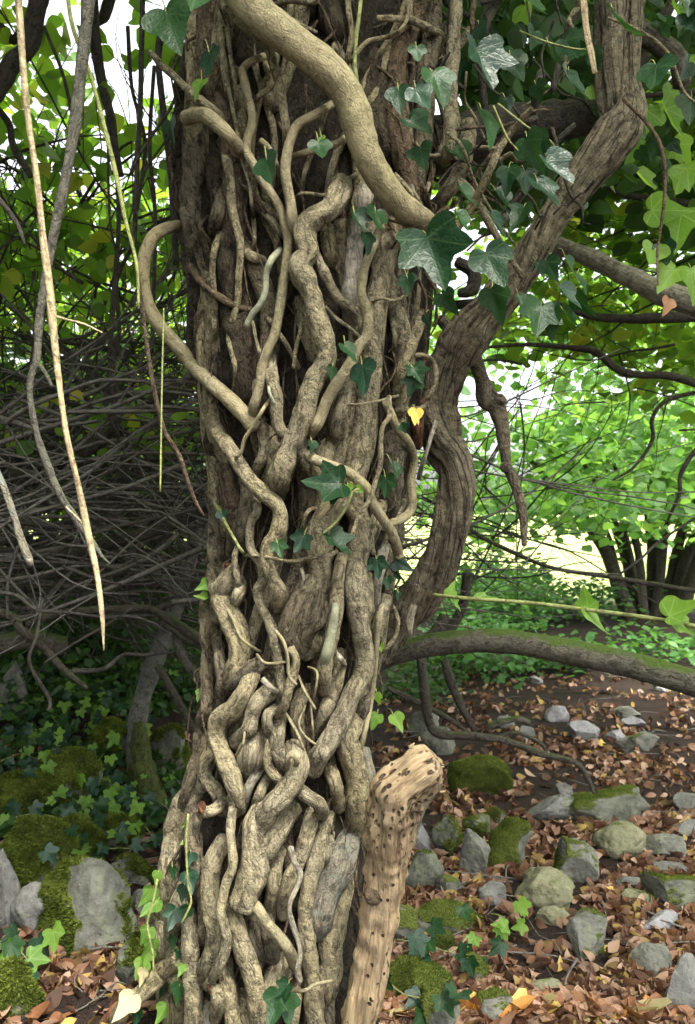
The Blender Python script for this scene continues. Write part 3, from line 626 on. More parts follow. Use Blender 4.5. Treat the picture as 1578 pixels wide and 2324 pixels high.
# tangle of thin stems at the top right of the trunk
for i in range(44):
    x = RNG.uniform(960, 1330); y = RNG.uniform(-40, 520); Y = RNG.uniform(1.36, 1.62); a = RNG.uniform(-0.9, 0.9) + (math.pi / 2 if RNG.random() < 0.7 else 0)
    L = RNG.uniform(80, 320); n = 6; ph = RNG.uniform(0, 6); bend = RNG.uniform(-40, 40)
    p = [(x + math.cos(a) * L * (f - .5) + bend * math.sin(ph + 4 * f) * .6, y + math.sin(a) * L * (f - .5) + bend * math.cos(ph + 3 * f) * .6) for f in [j / (n - 1) for j in range(n)]]
    w = RNG.choice([6, 7, 9, 12, 16, 22]); pp, rr = pix(p, Y, (w, w * 0.6), 0.02)
    if p[0][0] - p[0][1] * -0.3 > 1500: continue
    tube_obj('ivy_stem', pp, rr, M[RNG.choice(['tan', 'brown', 'dark'])], ivy, sides=7, step=0.012, seed=500 + i)
# torn reddish wounds
for reg, x, y, w in (('E', 575, 1060, 80), ('E', 520, 45, 75), ('B', 620, 830, 80), ('C', 1430, 868, 42), ('C', 500, 1010, 80), ('D', 690, 640, 1)):
    if w < 5: continue
    px, py = px_of(reg, x, y); t = surf_t(px, py) - (0.07 if w < 60 else 0.065 if reg == 'E' else 0.015)
    p = P(px, py, t + 0.006); r = w * 0.4 / 2 * t / FP * 0.75
    tube_obj('torn_wood', [p + Vector((-r * .4, 0.012, r * .5)), p + Vector((0, -0.002, 0)), p + Vector((r * .4, 0.012, -r * .5))], [r * .7, r, r * .7], M['redwood'], ivy, sides=14, step=0.005, seed=w, rough=0.3, lump=0.25)

# ------------------------------------------------------------------ leaves
def leaf_mesh(name, kind, mat, seed):
    """unit leaf, about 1 long, tip towards -Y, base at the origin"""
    rnd = random.Random(seed); N = 32; out = []
    tab = {'ivy': [(-90, 1.0), (-72, .66), (-62, .50), (-50, .60), (-36, .78), (-22, .62), (-6, .44), (12, .52), (28, .50), (50, .30), (75, .13), (90, .05)],
           'ivy3': [(-90, 1.0), (-74, .74), (-62, .54), (-46, .52), (-30, .60), (-14, .58), (8, .46), (30, .40), (55, .26), (75, .12), (90, .04)],
           'heart': [(-90, 1.0), (-83, .80), (-72, .60), (-56, .49), (-36, .50), (-18, .50), (4, .40), (28, .31), (52, .22), (74, .1), (90, .03)],
           'beech': [(-90, 1.0), (-82, .88), (-72, .66), (-58, .48), (-40, .36), (-15, .24), (10, .12), (50, .05), (90, .02)]}[kind]
    def rad(deg):
        for (a, r0), (b, r1) in zip(tab, tab[1:]):
            if deg <= b: return r0 + (r1 - r0) * (deg - a) / (b - a)
        return tab[-1][1]
    V, F = [(0, 0, 0)], []; fold = rnd.uniform(0.15, 0.6); curl = rnd.uniform(-0.35, 0.45); wav = rnd.uniform(0.02, 0.07); asym = rnd.uniform(-0.12, 0.12); tw = rnd.uniform(-.25, .25)
    angs = [-90 + 360 * i / N for i in range(N)]
    co = [(0, 0, 0)]
    for ring, f in enumerate((0.5, 1.0)):
        for ang in angs:
            left = ang > 90; dd = ang if not left else 180 - ang
            r = rad(dd) * f * (1 + (asym if left else -asym) * (1 if abs(dd + 90) > 4 else 0)) * (1 + (0.03 * rnd.uniform(-1, 1) if ring else 0))
            x, y = r * math.cos(math.radians(ang)), r * math.sin(math.radians(ang))
            z = abs(x) * fold + curl * (y * y) + wav * math.sin(8 * x + seed) * math.cos(6 * y + seed) + tw * x * y
            V.append((x, y, z)); co.append((x, y, 0))
    for i in range(N):
        j = (i + 1) % N
        F.append((0, 1 + i, 1 + j)); F.append((1 + i, 1 + N + i, 1 + N + j, 1 + j))
    me = bpy.data.meshes.new(name); me.from_pydata(V, [], F)
    at = me.attributes.new('leafco', 'FLOAT_VECTOR', 'POINT'); at.data.foreach_set('vector', np.array(co, dtype=np.float32).ravel())
    me.polygons.foreach_set('use_smooth', [True] * len(me.polygons)); me.materials.append(mat); return me
LM = {}
def leaf_data(kind, mat):
    k = (kind, mat)
    if k not in LM: LM[k] = [leaf_mesh('leaf', kind, M[mat], s) for s in range(5)]
    return RNG.choice(LM[k])
def leaf_basis(tipdir, normal):
    y = -tipdir.normalized(); z = (normal - y * normal.dot(y)).normalized(); x = y.cross(z)
    return Matrix((x, y, z)).transposed()
def put_leaf(name, me, base, tipdir, normal, size, parent=None):
    o = bpy.data.objects.new(name, me); COL.objects.link(o)
    if parent is not None: o.parent = parent; base = base - parent.location
    o.matrix_basis = Matrix.Translation(base) @ leaf_basis(tipdir, normal).to_4x4() @ Matrix.Scale(size, 4)
    return o
STALKS = []
def ivy_leaf(reg, x, y, L, deg, kind='ivy3', mat='ivy', lift=0.10, Y=None, yaw=None, pitch=None, parent=None, stalk=True):
    """leaf centred on a pixel; deg = direction of the tip in the picture, 0 = straight down, 90 = to the right"""
    px, py = px_of(reg, x, y); s = REG[reg][2]; L = L * s
    t = Y if Y else surf_t(px, py) - lift
    a = math.radians(deg); d2 = (math.sin(a), math.cos(a))
    bx, by = px - d2[0] * L * 0.42, py - d2[1] * L * 0.42
    yaw = RNG.uniform(-45, 45) if yaw is None else yaw; pitch = RNG.uniform(0, 35) if pitch is None else pitch
    size = L / FP * t / math.cos(math.radians(min(50, pitch)) * 0.8) * 0.78
    tip = Vector((d2[0], -math.sin(math.radians(pitch)) * 0.7, -d2[1]))
    side = Vector((d2[1], 0, d2[0]))
    nrm = Vector((0, -1, 0.25)) + side * math.tan(math.radians(yaw))
    base = P(bx, by, t)
    o = put_leaf('leaf', leaf_data(kind, mat), base, tip, nrm, size, parent or ivy)
    if stalk and not Y:
        q = P(bx - d2[0] * L * .35 + RNG.uniform(-8, 8), by - d2[1] * L * .25 - 6, surf_t(px, py) + 0.0)
        STALKS.append(([base, (base + q) / 2 + Vector((0, -0.008, 0.006)), q], [0.0009, 0.0011, 0.0014], dict(sides=5, step=0.01, seed=px, rough=0), o))
    return o
LEAVES = [
 ('A', 340, 50, 500, -8, 'heart', 'ivy', .27, None, 12), ('A', 215, 235, 400, 20, 'heart', 'ivy', .24, None, -10), ('A', 418, 400, 230, 10, 'heart', 'ivyblue', .16), ('A', 330, 520, 150, -25, 'heart', 'ivylight', .12),
 ('A', 1030, 890, 180, 8, 'heart', 'ivy', .10), ('A', 750, 1000, 230, 15, 'heart', 'ivydark', .10), ('A', 178, 765, 160, 0, 'ivy3', 'ivydark', .05), ('A', 1045, 805, 60, 20, 'heart', 'ivylight', .08),
 ('B', 1240, 175, 150, 15, 'ivy', 'ivy', .10), ('B', 1335, 170, 170, -5, 'ivy3', 'ivy', .10), ('B', 1300, 290, 140, 15, 'ivy3', 'ivy', .10), ('B', 1205, 920, 170, 30, 'heart', 'ivy', .10),
 ('B', 1290, 1080, 250, 12, 'heart', 'ivyblue', .12), ('B', 1080, 1025, 110, -20, 'heart', 'ivy', .09), ('B', 1530, 520, 120, 10, 'ivy3', 'ivydark', .05), ('B', 1550, 1080, 130, -20, 'ivy', 'ivy', .08), ('B', 1545, 1020, 100, 20, 'heart', 'ivy', .08),
 ('C', 982, 335, 80, 0, 'ivy3', 'ivy', .08), ('C', 1020, 545, 270, -85, 'ivy', 'ivy', .09), ('C', 1100, 620, 130, -20, 'ivy3', 'ivy', .09), ('C', 1190, 582, 80, 10, 'ivy3', 'ivylight', .10), ('C', 480, 732, 85, 20, 'ivy3', 'ivyblue', .05),
 ('C', 800, 922, 110, 15, 'ivy', 'ivy', .08), ('C', 905, 885, 140, -30, 'ivy', 'ivyblue', .07), ('C', 1130, 905, 190, 35, 'ivy', 'ivy', .10), ('C', 1405, 570, 150, 5, 'ivy', 'ivy', .07), ('C', 1455, 480, 110, -15, 'heart', 'ivy', .06),
 ('C', 1360, 1030, 140, 10, 'ivy', 'ivyblue', .06), ('C', 1510, 1010, 150, 60, 'heart', 'ivyblue', .06), ('C', 1465, 1050, 110, 30, 'heart', 'ivy', .05), ('C', 1470, 1180, 60, 0, 'ivy3', 'ivy', .06), ('C', 1568, 175, 100, 5, 'heart', 'yellow', .06), ('C', 1512, 232, 80, 0, 'heart', 'ivyblue', .04), ('C', 1260, 575, 60, 60, 'ivy3', 'ivylight', .10), ('C', 1415, 1110, 90, 10, 'ivy3', 'ivy', .05),
 ('D', 1355, 660, 80, 10, 'ivy3', 'ivylight', .05), ('D', 1330, 785, 100, -30, 'ivy3', 'ivylight', .05), ('D', 1470, 800, 130, 25, 'heart', 'ivylight', .05), ('D', 345, 640, 80, -20, 'heart', 'ivylight', .04), ('D', 1465, 70, 70, 0, 'heart', 'ivy', .04), ('D', 1375, 365, 70, 10, 'heart', 'ivylight', .05), ('D', 355, 20, 110, -60, 'heart', 'ivylight', .04), ('D', 345, 78, 90, -80, 'heart', 'ivylight', .04),
 ('E', 432, 330, 95, -25, 'ivy3', 'ivyblue', .06), ('E', 450, 465, 140, 15, 'heart', 'ivyblue', .07), ('E', 408, 530, 120, -10, 'heart', 'ivyblue', .07), ('E', 345, 665, 130, -20, 'ivy', 'ivyblue', .06), ('E', 425, 640, 100, -20, 'ivy3', 'ivy', .06), ('E', 360, 800, 90, 10, 'ivy3', 'ivy', .05), ('E', 380, 870, 70, 0, 'heart', 'ivy', .05), ('E', 355, 410, 90, 10, 'heart', 'ivy', .05),
 ('E', 970, 1075, 120, -40, 'ivy', 'ivy', .10), ('E', 930, 1175, 200, -15, 'ivy3', 'ivy', .10), ('E', 1005, 1185, 160, 5, 'ivy3', 'ivy', .10), ('E', 300, 1060, 110, 0, 'heart', 'ivydark', .03), ('E', 383, 1100, 140, -5, 'heart', 'ivy', .07), ('E', 290, 1210, 140, -20, 'heart', 'ivylight', .08), ('E', 150, 1230, 120, -10, 'heart', 'ivy', .06), ('E', 395, 960, 80, -20, 'heart', 'ivylight', .06),
 ('E', 190, 540, 150, -45, 'heart', 'ivylight', .06), ('E', 215, 605, 150, -50, 'heart', 'ivylight', .06), ('E', 255, 445, 100, -15, 'heart', 'ivylight', .06), ('E', 185, 770, 140, -30, 'heart', 'ivylight', .06), ('E', 205, 835, 140, -35, 'heart', 'ivylight', .06), ('E', 180, 900, 140, -20, 'heart', 'ivylight', .06), ('E', 165, 960, 140, -25, 'heart', 'ivylight', .06), ('E', 208, 655, 60, 0, 'heart', 'ivylight', .06), ('E', 182, 1000, 110, 0, 'heart', 'cream', .08),
 ('E', 415, 130, 50, -60, 'heart', 'ivylight', .05), ('E', 405, 235, 45, -60, 'heart', 'ivylight', .05)]
for l in LEAVES: ivy_leaf(*l)
SIDE = [
 ('R', 480, 385, 310, 10, 'ivy', 'ivyblue', 1.22), ('R', 740, 75, 200, 15, 'ivy3', 'ivy', 1.25), ('R', 655, 385, 220, 20, 'heart', 'ivy', 1.3), ('R', 262, 470, 220, 20, 'ivy3', 'ivy', 1.16), ('R', 175, 545, 210, 25, 'heart', 'ivyblue', 1.15), ('R', 55, 545, 190, 5, 'heart', 'ivydark', 1.2),
 ('R', 165, 690, 210, 40, 'heart', 'ivydark', 1.22), ('R', 175, 840, 180, 10, 'heart', 'ivydark', 1.22), ('R', 515, 680, 260, 20, 'heart', 'ivy', 1.25, 55), ('R', 590, 330, 150, 5, 'heart', 'ivydark', 1.35), ('R', 740, 830, 260, 15, 'heart', 'ivydark', 1.25, 50), ('R', 600, 950, 180, -10, 'heart', 'ivy', 1.3), ('R', 870, 910, 240, 35, 'ivy3', 'ivyblue', 1.2), ('R', 815, 1030, 230, 30, 'ivy3', 'ivyblue', 1.24), ('R', 660, 1160, 210, -20, 'heart', 'ivydark', 1.3),
 ('R', 815, 760, 170, 30, 'heart', 'ivyblue', 1.25, 60), ('R', 945, 290, 210, 25, 'heart', 'ivydark', 1.3), ('R', 950, 490, 250, 15, 'ivy3', 'ivyblue', 1.3, 50), ('R', 840, 330, 210, 10, 'heart', 'ivydark', 1.3, 60), ('R', 1190, 180, 280, 20, 'heart', 'ivydark', 1.2, 58), ('R', 1362, 455, 270, -8, 'heart', 'ivydark', 1.1), ('R', 385, 1040, 170, 20, 'heart', 'ivy', 1.25, 50), ('R', 350, 1170, 170, 5, 'heart', 'ivy', 1.22, 50), ('R', 550, 1190, 190, 20, 'heart', 'ivyblue', 1.3, 50), ('R', 565, 1060, 180, 10, 'heart', 'ivydark', 1.32),
 ('R', 490, 200, 150, 25, 'heart', 'ivyblue', 1.25, 55), ('R', 610, 560, 120, 10, 'heart', 'ivy', 1.32), ('R', 780, 500, 150, 20, 'heart', 'ivydark', 1.35, 50), ('R', 140, 300, 120, 0, 'ivy3', 'ivydark', 1.2), ('R', 1090, 340, 150, 20, 'heart', 'ivyblue', 1.3, 60), ('R', 1560, 150, 180, 15, 'heart', 'ivyblue', 1.3, 40), ('R', 1540, 60, 200, -10, 'heart', 'ivydark', 1.3), ('R', 700, 960, 170, 0, 'heart', 'ivydark', 1.35),
 ('R', 1330, 680, 260, 0, 'heart', 'ivylight', 1.9), ('R', 1245, 790, 230, -10, 'heart', 'ivylight', 1.9), ('R', 1440, 660, 240, 10, 'heart', 'ivylight', 1.8), ('R', 1545, 600, 220, -10, 'heart', 'ivy', 1.6), ('R', 1530, 950, 200, -5, 'heart', 'ivylight', 1.7), ('R', 1450, 1100, 230, 80, 'heart', 'ivylight', 1.7), ('R', 1480, 1210, 260, -15, 'heart', 'ivylight', 1.7), ('R', 1250, 40, 230, 40, 'heart', 'ivylight', 1.9), ('R', 1480, 110, 170, 10, 'heart', 'ivylight', 1.8), ('R', 1540, 380, 170, 0, 'heart', 'ivylight', 1.8), ('R', 1420, 530, 170, -30, 'heart', 'ivylight', 1.9), ('R', 1030, 520, 160, 0, 'heart', 'ivylight', 1.9), ('R', 820, 395, 110, 0, 'heart', 'ivylight', 1.9), ('R', 890, 330, 90, 0, 'heart', 'ivylight', 1.9),
 ('S', 250, 95, 400, 18, 'ivy', 'ivy', 1.15, 15), ('S', 545, 130, 280, 22, 'ivy3', 'ivy', 1.2), ('S', 555, 310, 240, 15, 'heart', 'ivy', 1.22), ('S', 915, 270, 190, 25, 'heart', 'ivyblue', 1.3), ('S', 760, 390, 230, -15, 'ivy', 'ivydark', 1.3), ('S', 850, 410, 220, 0, 'heart', 'ivydark', 1.3, 58), ('S', 675, 285, 110, 10, 'heart', 'ivydark', 1.35), ('S', 310, 290, 170, 30, 'heart', 'ivy', 1.2), ('S', 845, 125, 170, 25, 'heart', 'ivy', 1.35), ('S', 770, 120, 120, 5, 'heart', 'ivy', 1.4), ('S', 1000, 180, 140, 40, 'heart', 'ivy', 1.4, 55), ('S', 930, 380, 180, 25, 'heart', 'ivy', 1.35, 65), ('S', 1010, 310, 190, 35, 'heart', 'ivy', 1.35, 65), ('S', 915, 90, 120, 5, 'heart', 'ivydark', 1.4, 50),
 ('S', 1325, 65, 190, -25, 'heart', 'ivylight', 1.5), ('S', 1420, 45, 150, 10, 'ivy3', 'ivyblue', 1.5), ('S', 1420, 175, 220, -35, 'heart', 'ivylight', 1.5), ('S', 1565, 200, 220, 5, 'heart', 'ivylight', 1.5), ('S', 1425, 300, 110, -20, 'heart', 'brownleaf', 1.5), ('S', 145, 660, 120, 20, 'ivy', 'ivy', 1.24), ('S', 108, 712, 120, -20, 'ivy', 'ivy', 1.24), ('S', 135, 872, 110, -5, 'heart', 'yellow', 1.24), ('S', 100, 200, 130, 5, 'heart', 'ivydark', 1.3), ('S', 165, 80, 120, 0, 'heart', 'ivydark', 1.3), ('S', 195, 380, 100, 10, 'heart', 'ivyblue', 1.25, 60), ('S', 20, 1140, 90, 10, 'heart', 'ivy', 1.3), ('S', 80, 930, 70, 30, 'heart', 'ivy', 1.28)]
for l in SIDE:
    lf = ivy_leaf(*l[:7], Y=l[7], yaw=(l[8] * RNG.choice((-1, 1)) if len(l) > 8 else None))
    px, py = px_of(l[0], l[1], l[2]); LL = l[3] * 0.44; a_ = math.radians(l[4]); b = P(px - math.sin(a_) * LL * .42, py - math.cos(a_) * LL * .42, l[7])
    q = P(px - math.sin(a_) * LL * .42 + RNG.uniform(-25, 15), py - math.cos(a_) * LL * .42 - RNG.uniform(5, 25), l[7] + RNG.uniform(0.06, 0.15))
    STALKS.append(([b, (b + q) / 2 + Vector((0.0, 0.0, 0.006)), q], [0.0007, 0.0008, 0.0010], dict(sides=5, step=0.012, seed=px, rough=0), lf))
for i in range(70):   # ivy leaves that fill the top right corner
    x = RNG.uniform(980, 1600); y = RNG.uniform(-60, 430)
    if x + y * 0.9 < 1080: continue
    ivy_leaf('W', x, y, RNG.uniform(40, 85), RNG.uniform(-35, 40), RNG.choice(['heart', 'ivy3', 'heart']), RNG.choice(['ivydark', 'ivy', 'ivydark', 'ivylight']), Y=RNG.uniform(1.45, 2.2), yaw=RNG.uniform(-65, 65))
for p in ([(1130, 235), (1200, 290), (1250, 320), (1270, 350)], [(1120, 240), (1150, 310), (1165, 330), (1180, 345)], [(1180, 70), (1240, 95), (1300, 110), (1330, 112)]):
    pp, rr = pix(p, 1.26, (5, 4)); tube_obj('tendril', pp, rr, M['greenstem'], ivy, sides=6, step=0.01, rough=0)
for pts_, rad_, kw_, lf in STALKS:
    o = tube_obj('leaf_stalk', pts_, rad_, M['greenstem'], None, **kw_)
    o.parent = lf; o.matrix_parent_inverse = (Matrix.Translation(ivy.location) @ lf.matrix_basis).inverted()
# shoot of young leaves at the left foot, and the climbing one on the stems
for p, Y in (([(262, 440), (240, 560), (205, 680), (215, 760), (235, 850), (240, 960)], 1.38), ([(437, 70), (425, 220), (430, 370), (440, 500), (455, 570), (400, 690)], 1.36)):
    pp, rr = pix([px_of('E', *q) for q in p], Y, (6, 5)); tube_obj('shoot', pp, rr, M['greenstem'], ivy, sides=6, step=0.01, rough=0.05)
pp, rr = pix([px_of('C', *q) for q in [(1020, 835), (1090, 780), (1140, 725), (1190, 640), (1215, 580), (1250, 565)]], 1.33, (6, 6)); tube_obj('shoot', pp, rr, M['greenstem'], ivy, sides=6, step=0.008, rough=0.05)

# ------------------------------------------------------------------ wood around the trunk
tw = empty('twisted_stem', P(880, 1440, 1.72), 'thick twisted grey woody stem leaning out beside the ivy trunk', 'woody stem')
pp, rr = pix([(860, 1470), (890, 1425), (940, 1365), (990, 1290), (1022, 1210), (1040, 1130), (1034, 1060), (1002, 1000), (990, 920), (1014, 840), (1062, 768), (1130, 690), (1198, 590), (1262, 480), (1335, 385), (1405, 300), (1432, 250), (1432, 180), (1440, 60), (1450, -80)],
             [1.74, 1.72, 1.68, 1.64, 1.6, 1.58, 1.58, 1.6, 1.6, 1.58, 1.55, 1.52, 1.5, 1.48, 1.46, 1.45, 1.46, 1.48, 1.5, 1.5], [95, 92, 88, 82, 80, 80, 78, 82, 84, 92, 96, 82, 72, 68, 78, 88, 62, 42, 36, 34])
tube_obj('stem', pp, rr, M['strand'], tw, sides=36, step=0.007, seed=2, flute=3, flute_amt=0.17, twist=5.5, rough=0.10, lump=0.10)
pp, rr = pix([(1400, 330), (1395, 240), (1385, 130), (1390, 20), (1395, -120)], 1.5, [50, 60, 66, 70, 74]); tube_obj('fork', pp, rr, M['strand'], tw, sides=28, step=0.009, seed=4, flute=3, flute_amt=0.16, twist=2.0)
pp, rr = pix([(932, 1440), (930, 1410), (940, 1375)], 1.6, [8, 20, 16]); tube_obj('peeling_strip', pp, rr, M['flake'], tw, sides=8, step=0.006, seed=6, flat=0.5)

bb = empty('broken_branch', P(1072, 800, 1.6), 'knobbly broken branch hanging down from the twisted stem', 'branch')
pp, rr = pix([(1060, 770), (1078, 815), (1098, 870), (1108, 905), (1128, 925), (1142, 990), (1150, 1055), (1160, 1075), (1176, 1120), (1188, 1170), (1190, 1238)], 1.6, [40, 36, 36, 50, 40, 30, 26, 30, 22, 22, 13])
tube_obj('stem', pp, rr, M['rough'], bb, sides=14, step=0.006, seed=9, rough=0.2, lump=0.2)
for (x, y, dx, dy) in ((1135, 905, 24, 8), (1148, 1062, -14, -10)):
    pp, rr = pix([(x - dx * .4, y), (x, y), (x + dx * .4, y + dy)], 1.585, [22, 26, 18]); tube_obj('knot', pp, rr, M['rough'], bb, sides=12, step=0.005, seed=x, rough=0.25)

mb = empty('mossy_branch', P(870, 1490, 1.95), 'long bowed branch with green moss on top, growing out from behind the trunk', 'branch')
pp, rr = pix([(820, 1530), (870, 1493), (950, 1470), (1050, 1456), (1150, 1456), (1250, 1471), (1380, 1497), (1480, 1522), (1600, 1558), (1720, 1600)], (1.95, 1.6), [48, 50, 52, 54, 55, 55, 58, 60, 62, 64])
mbo = tube_obj('stem', pp, rr, M['mossy'], mb, sides=18, step=0.012, seed=12, rough=0.06, lump=0.06)

lg = empty('rotten_log', P(805, 2500, 1.42), 'pale worm-eaten broken log leaning against the foot of the trunk', 'log')
pp, rr = pix([(985, 1735), (955, 1752), (905, 1800), (888, 1880), (878, 1960), (866, 2050), (850, 2150), (830, 2250), (812, 2340), (790, 2500), (775, 2620)], [1.30, 1.30, 1.31, 1.33, 1.35, 1.36, 1.37, 1.38, 1.39, 1.41, 1.42], [96, 112, 118, 104, 90, 88, 86, 80, 76, 74, 72])
tube_obj('wood', pp, rr, M['rotten'], lg, sides=36, step=0.007, seed=15, flute=4, flute_amt=0.07, twist=2, rough=0.20, lump=0.14, freq=70)
k = P(848, 2035, 1.334); tube_obj('knot', [k + Vector((0, .02, 0)), k, k + Vector((0, -.004, 0))], [0.015, 0.014, 0.010], M['brown'], lg, sides=14, step=0.006, seed=2, rough=0.15)
k = P(1000, 1800, 1.30)
pp, rr = pix([(985, 1770), (960, 1800), (935, 1850), (925, 1920)], 1.36, [50, 60, 50, 30]); tube_obj('bark_slab', pp, rr, M['lichen'], lg, sides=14, step=0.008, seed=22, rough=0.15)
for i in range(26):   # ragged splinters at the broken end
    x = RNG.uniform(925, 1000); y = 1700 + (x - 925) * 0.75 + RNG.uniform(-10, 45)
    pp, rr = pix([(x, y), (x + RNG.uniform(6, 16), y - RNG.uniform(2, 14))], RNG.uniform(1.265, 1.31), [RNG.uniform(8, 14), 3]); tube_obj('splinter', pp, rr, M['rotten'], lg, sides=6, step=0.006, seed=i, rough=0.2)

# dangling stems at the left
def simple(name, label, cat, pts, Y, w, mat, group=None, part='stem', **kw):
    pp, rr = pix(pts, Y, w, kw.pop('jit', 0.0)); e = empty(name, pp[-1] if pp[-1].z < pp[0].z else pp[0], label, cat, group)
    d = dict(sides=10, step=0.01, seed=RNG.uniform(0, 50), rough=0.08); d.update(kw)
    tube_obj(part, pp, rr, M[mat], e, **d); return e
e = simple('dead_climber', 'long straw-coloured dead stem hanging straight down to a point', 'stem', [(36, -80), (44, 20), (50, 120), (62, 250), (85, 420), (100, 560), (112, 650), (118, 710), (130, 830), (150, 980), (175, 1090), (200, 1210), (220, 1300), (232, 1400), (236, 1476)], 1.12, [14, 14, 14, 15, 15, 15, 16, 20, 14, 14, 13, 15, 12, 10, 3], 'straw', flute=2, flute_amt=.1, twist=9)
pp, rr = pix([(118, 715), (150, 725), (190, 735), (232, 755)], 1.13, (7, 4)); tube_obj('side_twig', pp, rr, M['straw'], e, sides=6)
pp, rr = pix([(205, 1205), (180, 1180), (150, 1150)], 1.12, (7, 4)); tube_obj('side_twig', pp, rr, M['straw'], e, sides=6)
e = simple('hanging_branch', 'kinked grey-green branch hanging beside the straw-coloured stem', 'branch', [(205, -80), (196, 60), (185, 150), (170, 280), (150, 400), (125, 520), (102, 640), (88, 740), (84, 815), (72, 850), (68, 900), (85, 990), (112, 1065), (130, 1110), (160, 1160), (200, 1215), (230, 1260), (250, 1280)], 1.22, [30, 28, 26, 26, 24, 22, 20, 18, 19, 17, 15, 16, 17, 17, 18, 15, 8, 3], 'mossy', lump=.16)
pp, rr = pix([(90, 828), (105, 850), (118, 878)], 1.22, (12, 8)); tube_obj('stub', pp, rr, M['mossy'], e, sides=8)
simple('lichened_branch', 'short lichen-covered dead branch end with a broken tip', 'branch', [(-40, 1010), (0, 1085), (30, 1165), (48, 1225), (66, 1270), (70, 1285)], 1.2, [15, 16, 17, 18, 17, 8], 'lichen', lump=.2)
simple('brown_stem', 'thin reddish brown stem curving down to the left side of the trunk', 'stem', [(300, 540), (312, 620), (325, 720), (345, 860), (360, 930), (376, 985), (405, 1030), (425, 1090), (442, 1135), (462, 1170)], (1.3, 1.42), [9, 10, 10, 11, 11, 12, 12, 10, 9, 6], 'brown')
simple('climbing_plant', 'straight yellow-green stem slanting down through the saplings', 'stem', [(150, -40), (165, 60), (205, 170), (240, 300), (262, 390), (285, 500), (310, 600), (315, 700)], 1.25, [9, 9, 10, 10, 11, 9, 8, 6], 'greenstem')
simple('climbing_plant', 'thin pale hanging green shoot with few leaves, left of the brown stem', 'stem', [(372, 700), (368, 860), (366, 980), (364, 1115)], 1.3, (4, 4), 'greenstem')
simple('dry_flat_stem', 'pale flat dry stem hanging in front of the dark fork', 'stem', [(1320, -60), (1330, 60), (1342, 120), (1350, 165)], 1.2, [16, 15, 15, 12], 'straw', flat=0.3)
simple('dead_branch', 'bare grey leaning stem end between the saplings', 'stem', [(-30, 420), (20, 480), (45, 520), (55, 555)], 1.3, [12, 12, 10, 8], 'twig')
sh = simple('green_shoot', 'long straight green shoot arching over the path with paired leaves', 'shoot', [(985, 1350), (1060, 1358), (1200, 1368), (1340, 1385), (1470, 1402), (1600, 1425)], (1.45, 1.15), (8, 11), 'greenstem', rough=0.03)
for x, y, L, d, k in ((1027, 1333, 45, 170, 'heart'), (1030, 1375, 50, 25, 'heart'), (1110, 1360, 60, 90, 'heart'), (1330, 1350, 75, -170, 'heart'), (1345, 1420, 90, 25, 'heart'), (1555, 1385, 90, 110, 'heart'), (1560, 1430, 70, 50, 'heart')):
    Y = 1.45 - 0.3 * (x - 985) / 615; px, py = x, y
    ivy_leaf('W', x, y, L, d, k, 'ivylight', Y=Y, yaw=55 if d in (25, 90) else 20, parent=sh)

# saplings and dark stems upper left
DK = [([(100, -60), (80, 40), (62, 110), (30, 140), (0, 190), (-40, 250)], 2.0, 44), ([(205, -60), (215, 80), (228, 170), (250, 260), (262, 340), (276, 400)], 2.2, [30, 26, 24, 22, 18, 12]), ([(325, -60), (322, 100), (318, 250), (312, 370), (305, 560)], 1.7, [13, 12, 12, 12, 10]),
      ([(0, 60), (30, 90), (60, 60), (90, 20)], 2.3, 22), ([(260, -50), (235, 40), (205, 30), (190, -40)], 2.4, 26), ([(-20, 230), (20, 280), (30, 330), (70, 400)], 2.1, 16), ([(380, 20), (360, 120), (372, 260), (390, 420), (400, 600)], 1.75, 15),
      ([(350, 150), (340, 330), (352, 480), (350, 640), (345, 800)], 1.9, 9), ([(290, 60), (300, 200), (330, 330), (310, 480)], 2.0, 9), ([(100, 60), (140, 160), (165, 260), (180, 330)], 2.0, 8), ([(255, 280), (270, 480), (260, 650), (250, 820), (262, 960)], 2.2, 11),
      ([(410, 180), (390, 240), (350, 300), (318, 350), (300, 390)], 1.6, 7), ([(430, 230), (390, 300), (340, 370), (325, 400)], 1.65, 5), ([(240, 200), (245, 340), (250, 500), (270, 600)], 1.9, 6), ([(300, 560), (265, 640), (270, 760), (240, 900), (280, 1020)], 2.3, 10)]
LB = ['dark sapling stem arching across the top beside the pale dangling stem', 'dark straight sapling stem tapering down against the bright sky', 'slim dark upright stem beside the left edge of the trunk', 'short dark forked bough under the leaves beside the sky', 'dark bough looping above the bright sky gap',
      'dark thin stem slanting through the left hand leaves', 'dark upright stem hugging the left edge of the trunk', 'slender dark stem beside the ivy loop', 'slender dark stem crossing behind the ivy loop top', 'thin dark twig below the arching sapling', 'dark hanging stem in the middle of the thicket', 'thin brown twig reaching from the trunk to the ivy leaves', 'very thin brown twig slanting away from the trunk', 'very thin upright twig in front of the sky gap', 'wavy dark stem hanging into the thicket']
for (p, Y, w), lb in zip(DK, LB): simple('sapling_stem', lb, 'stem', p, Y, w, 'dark', 'dark stems left of the trunk')

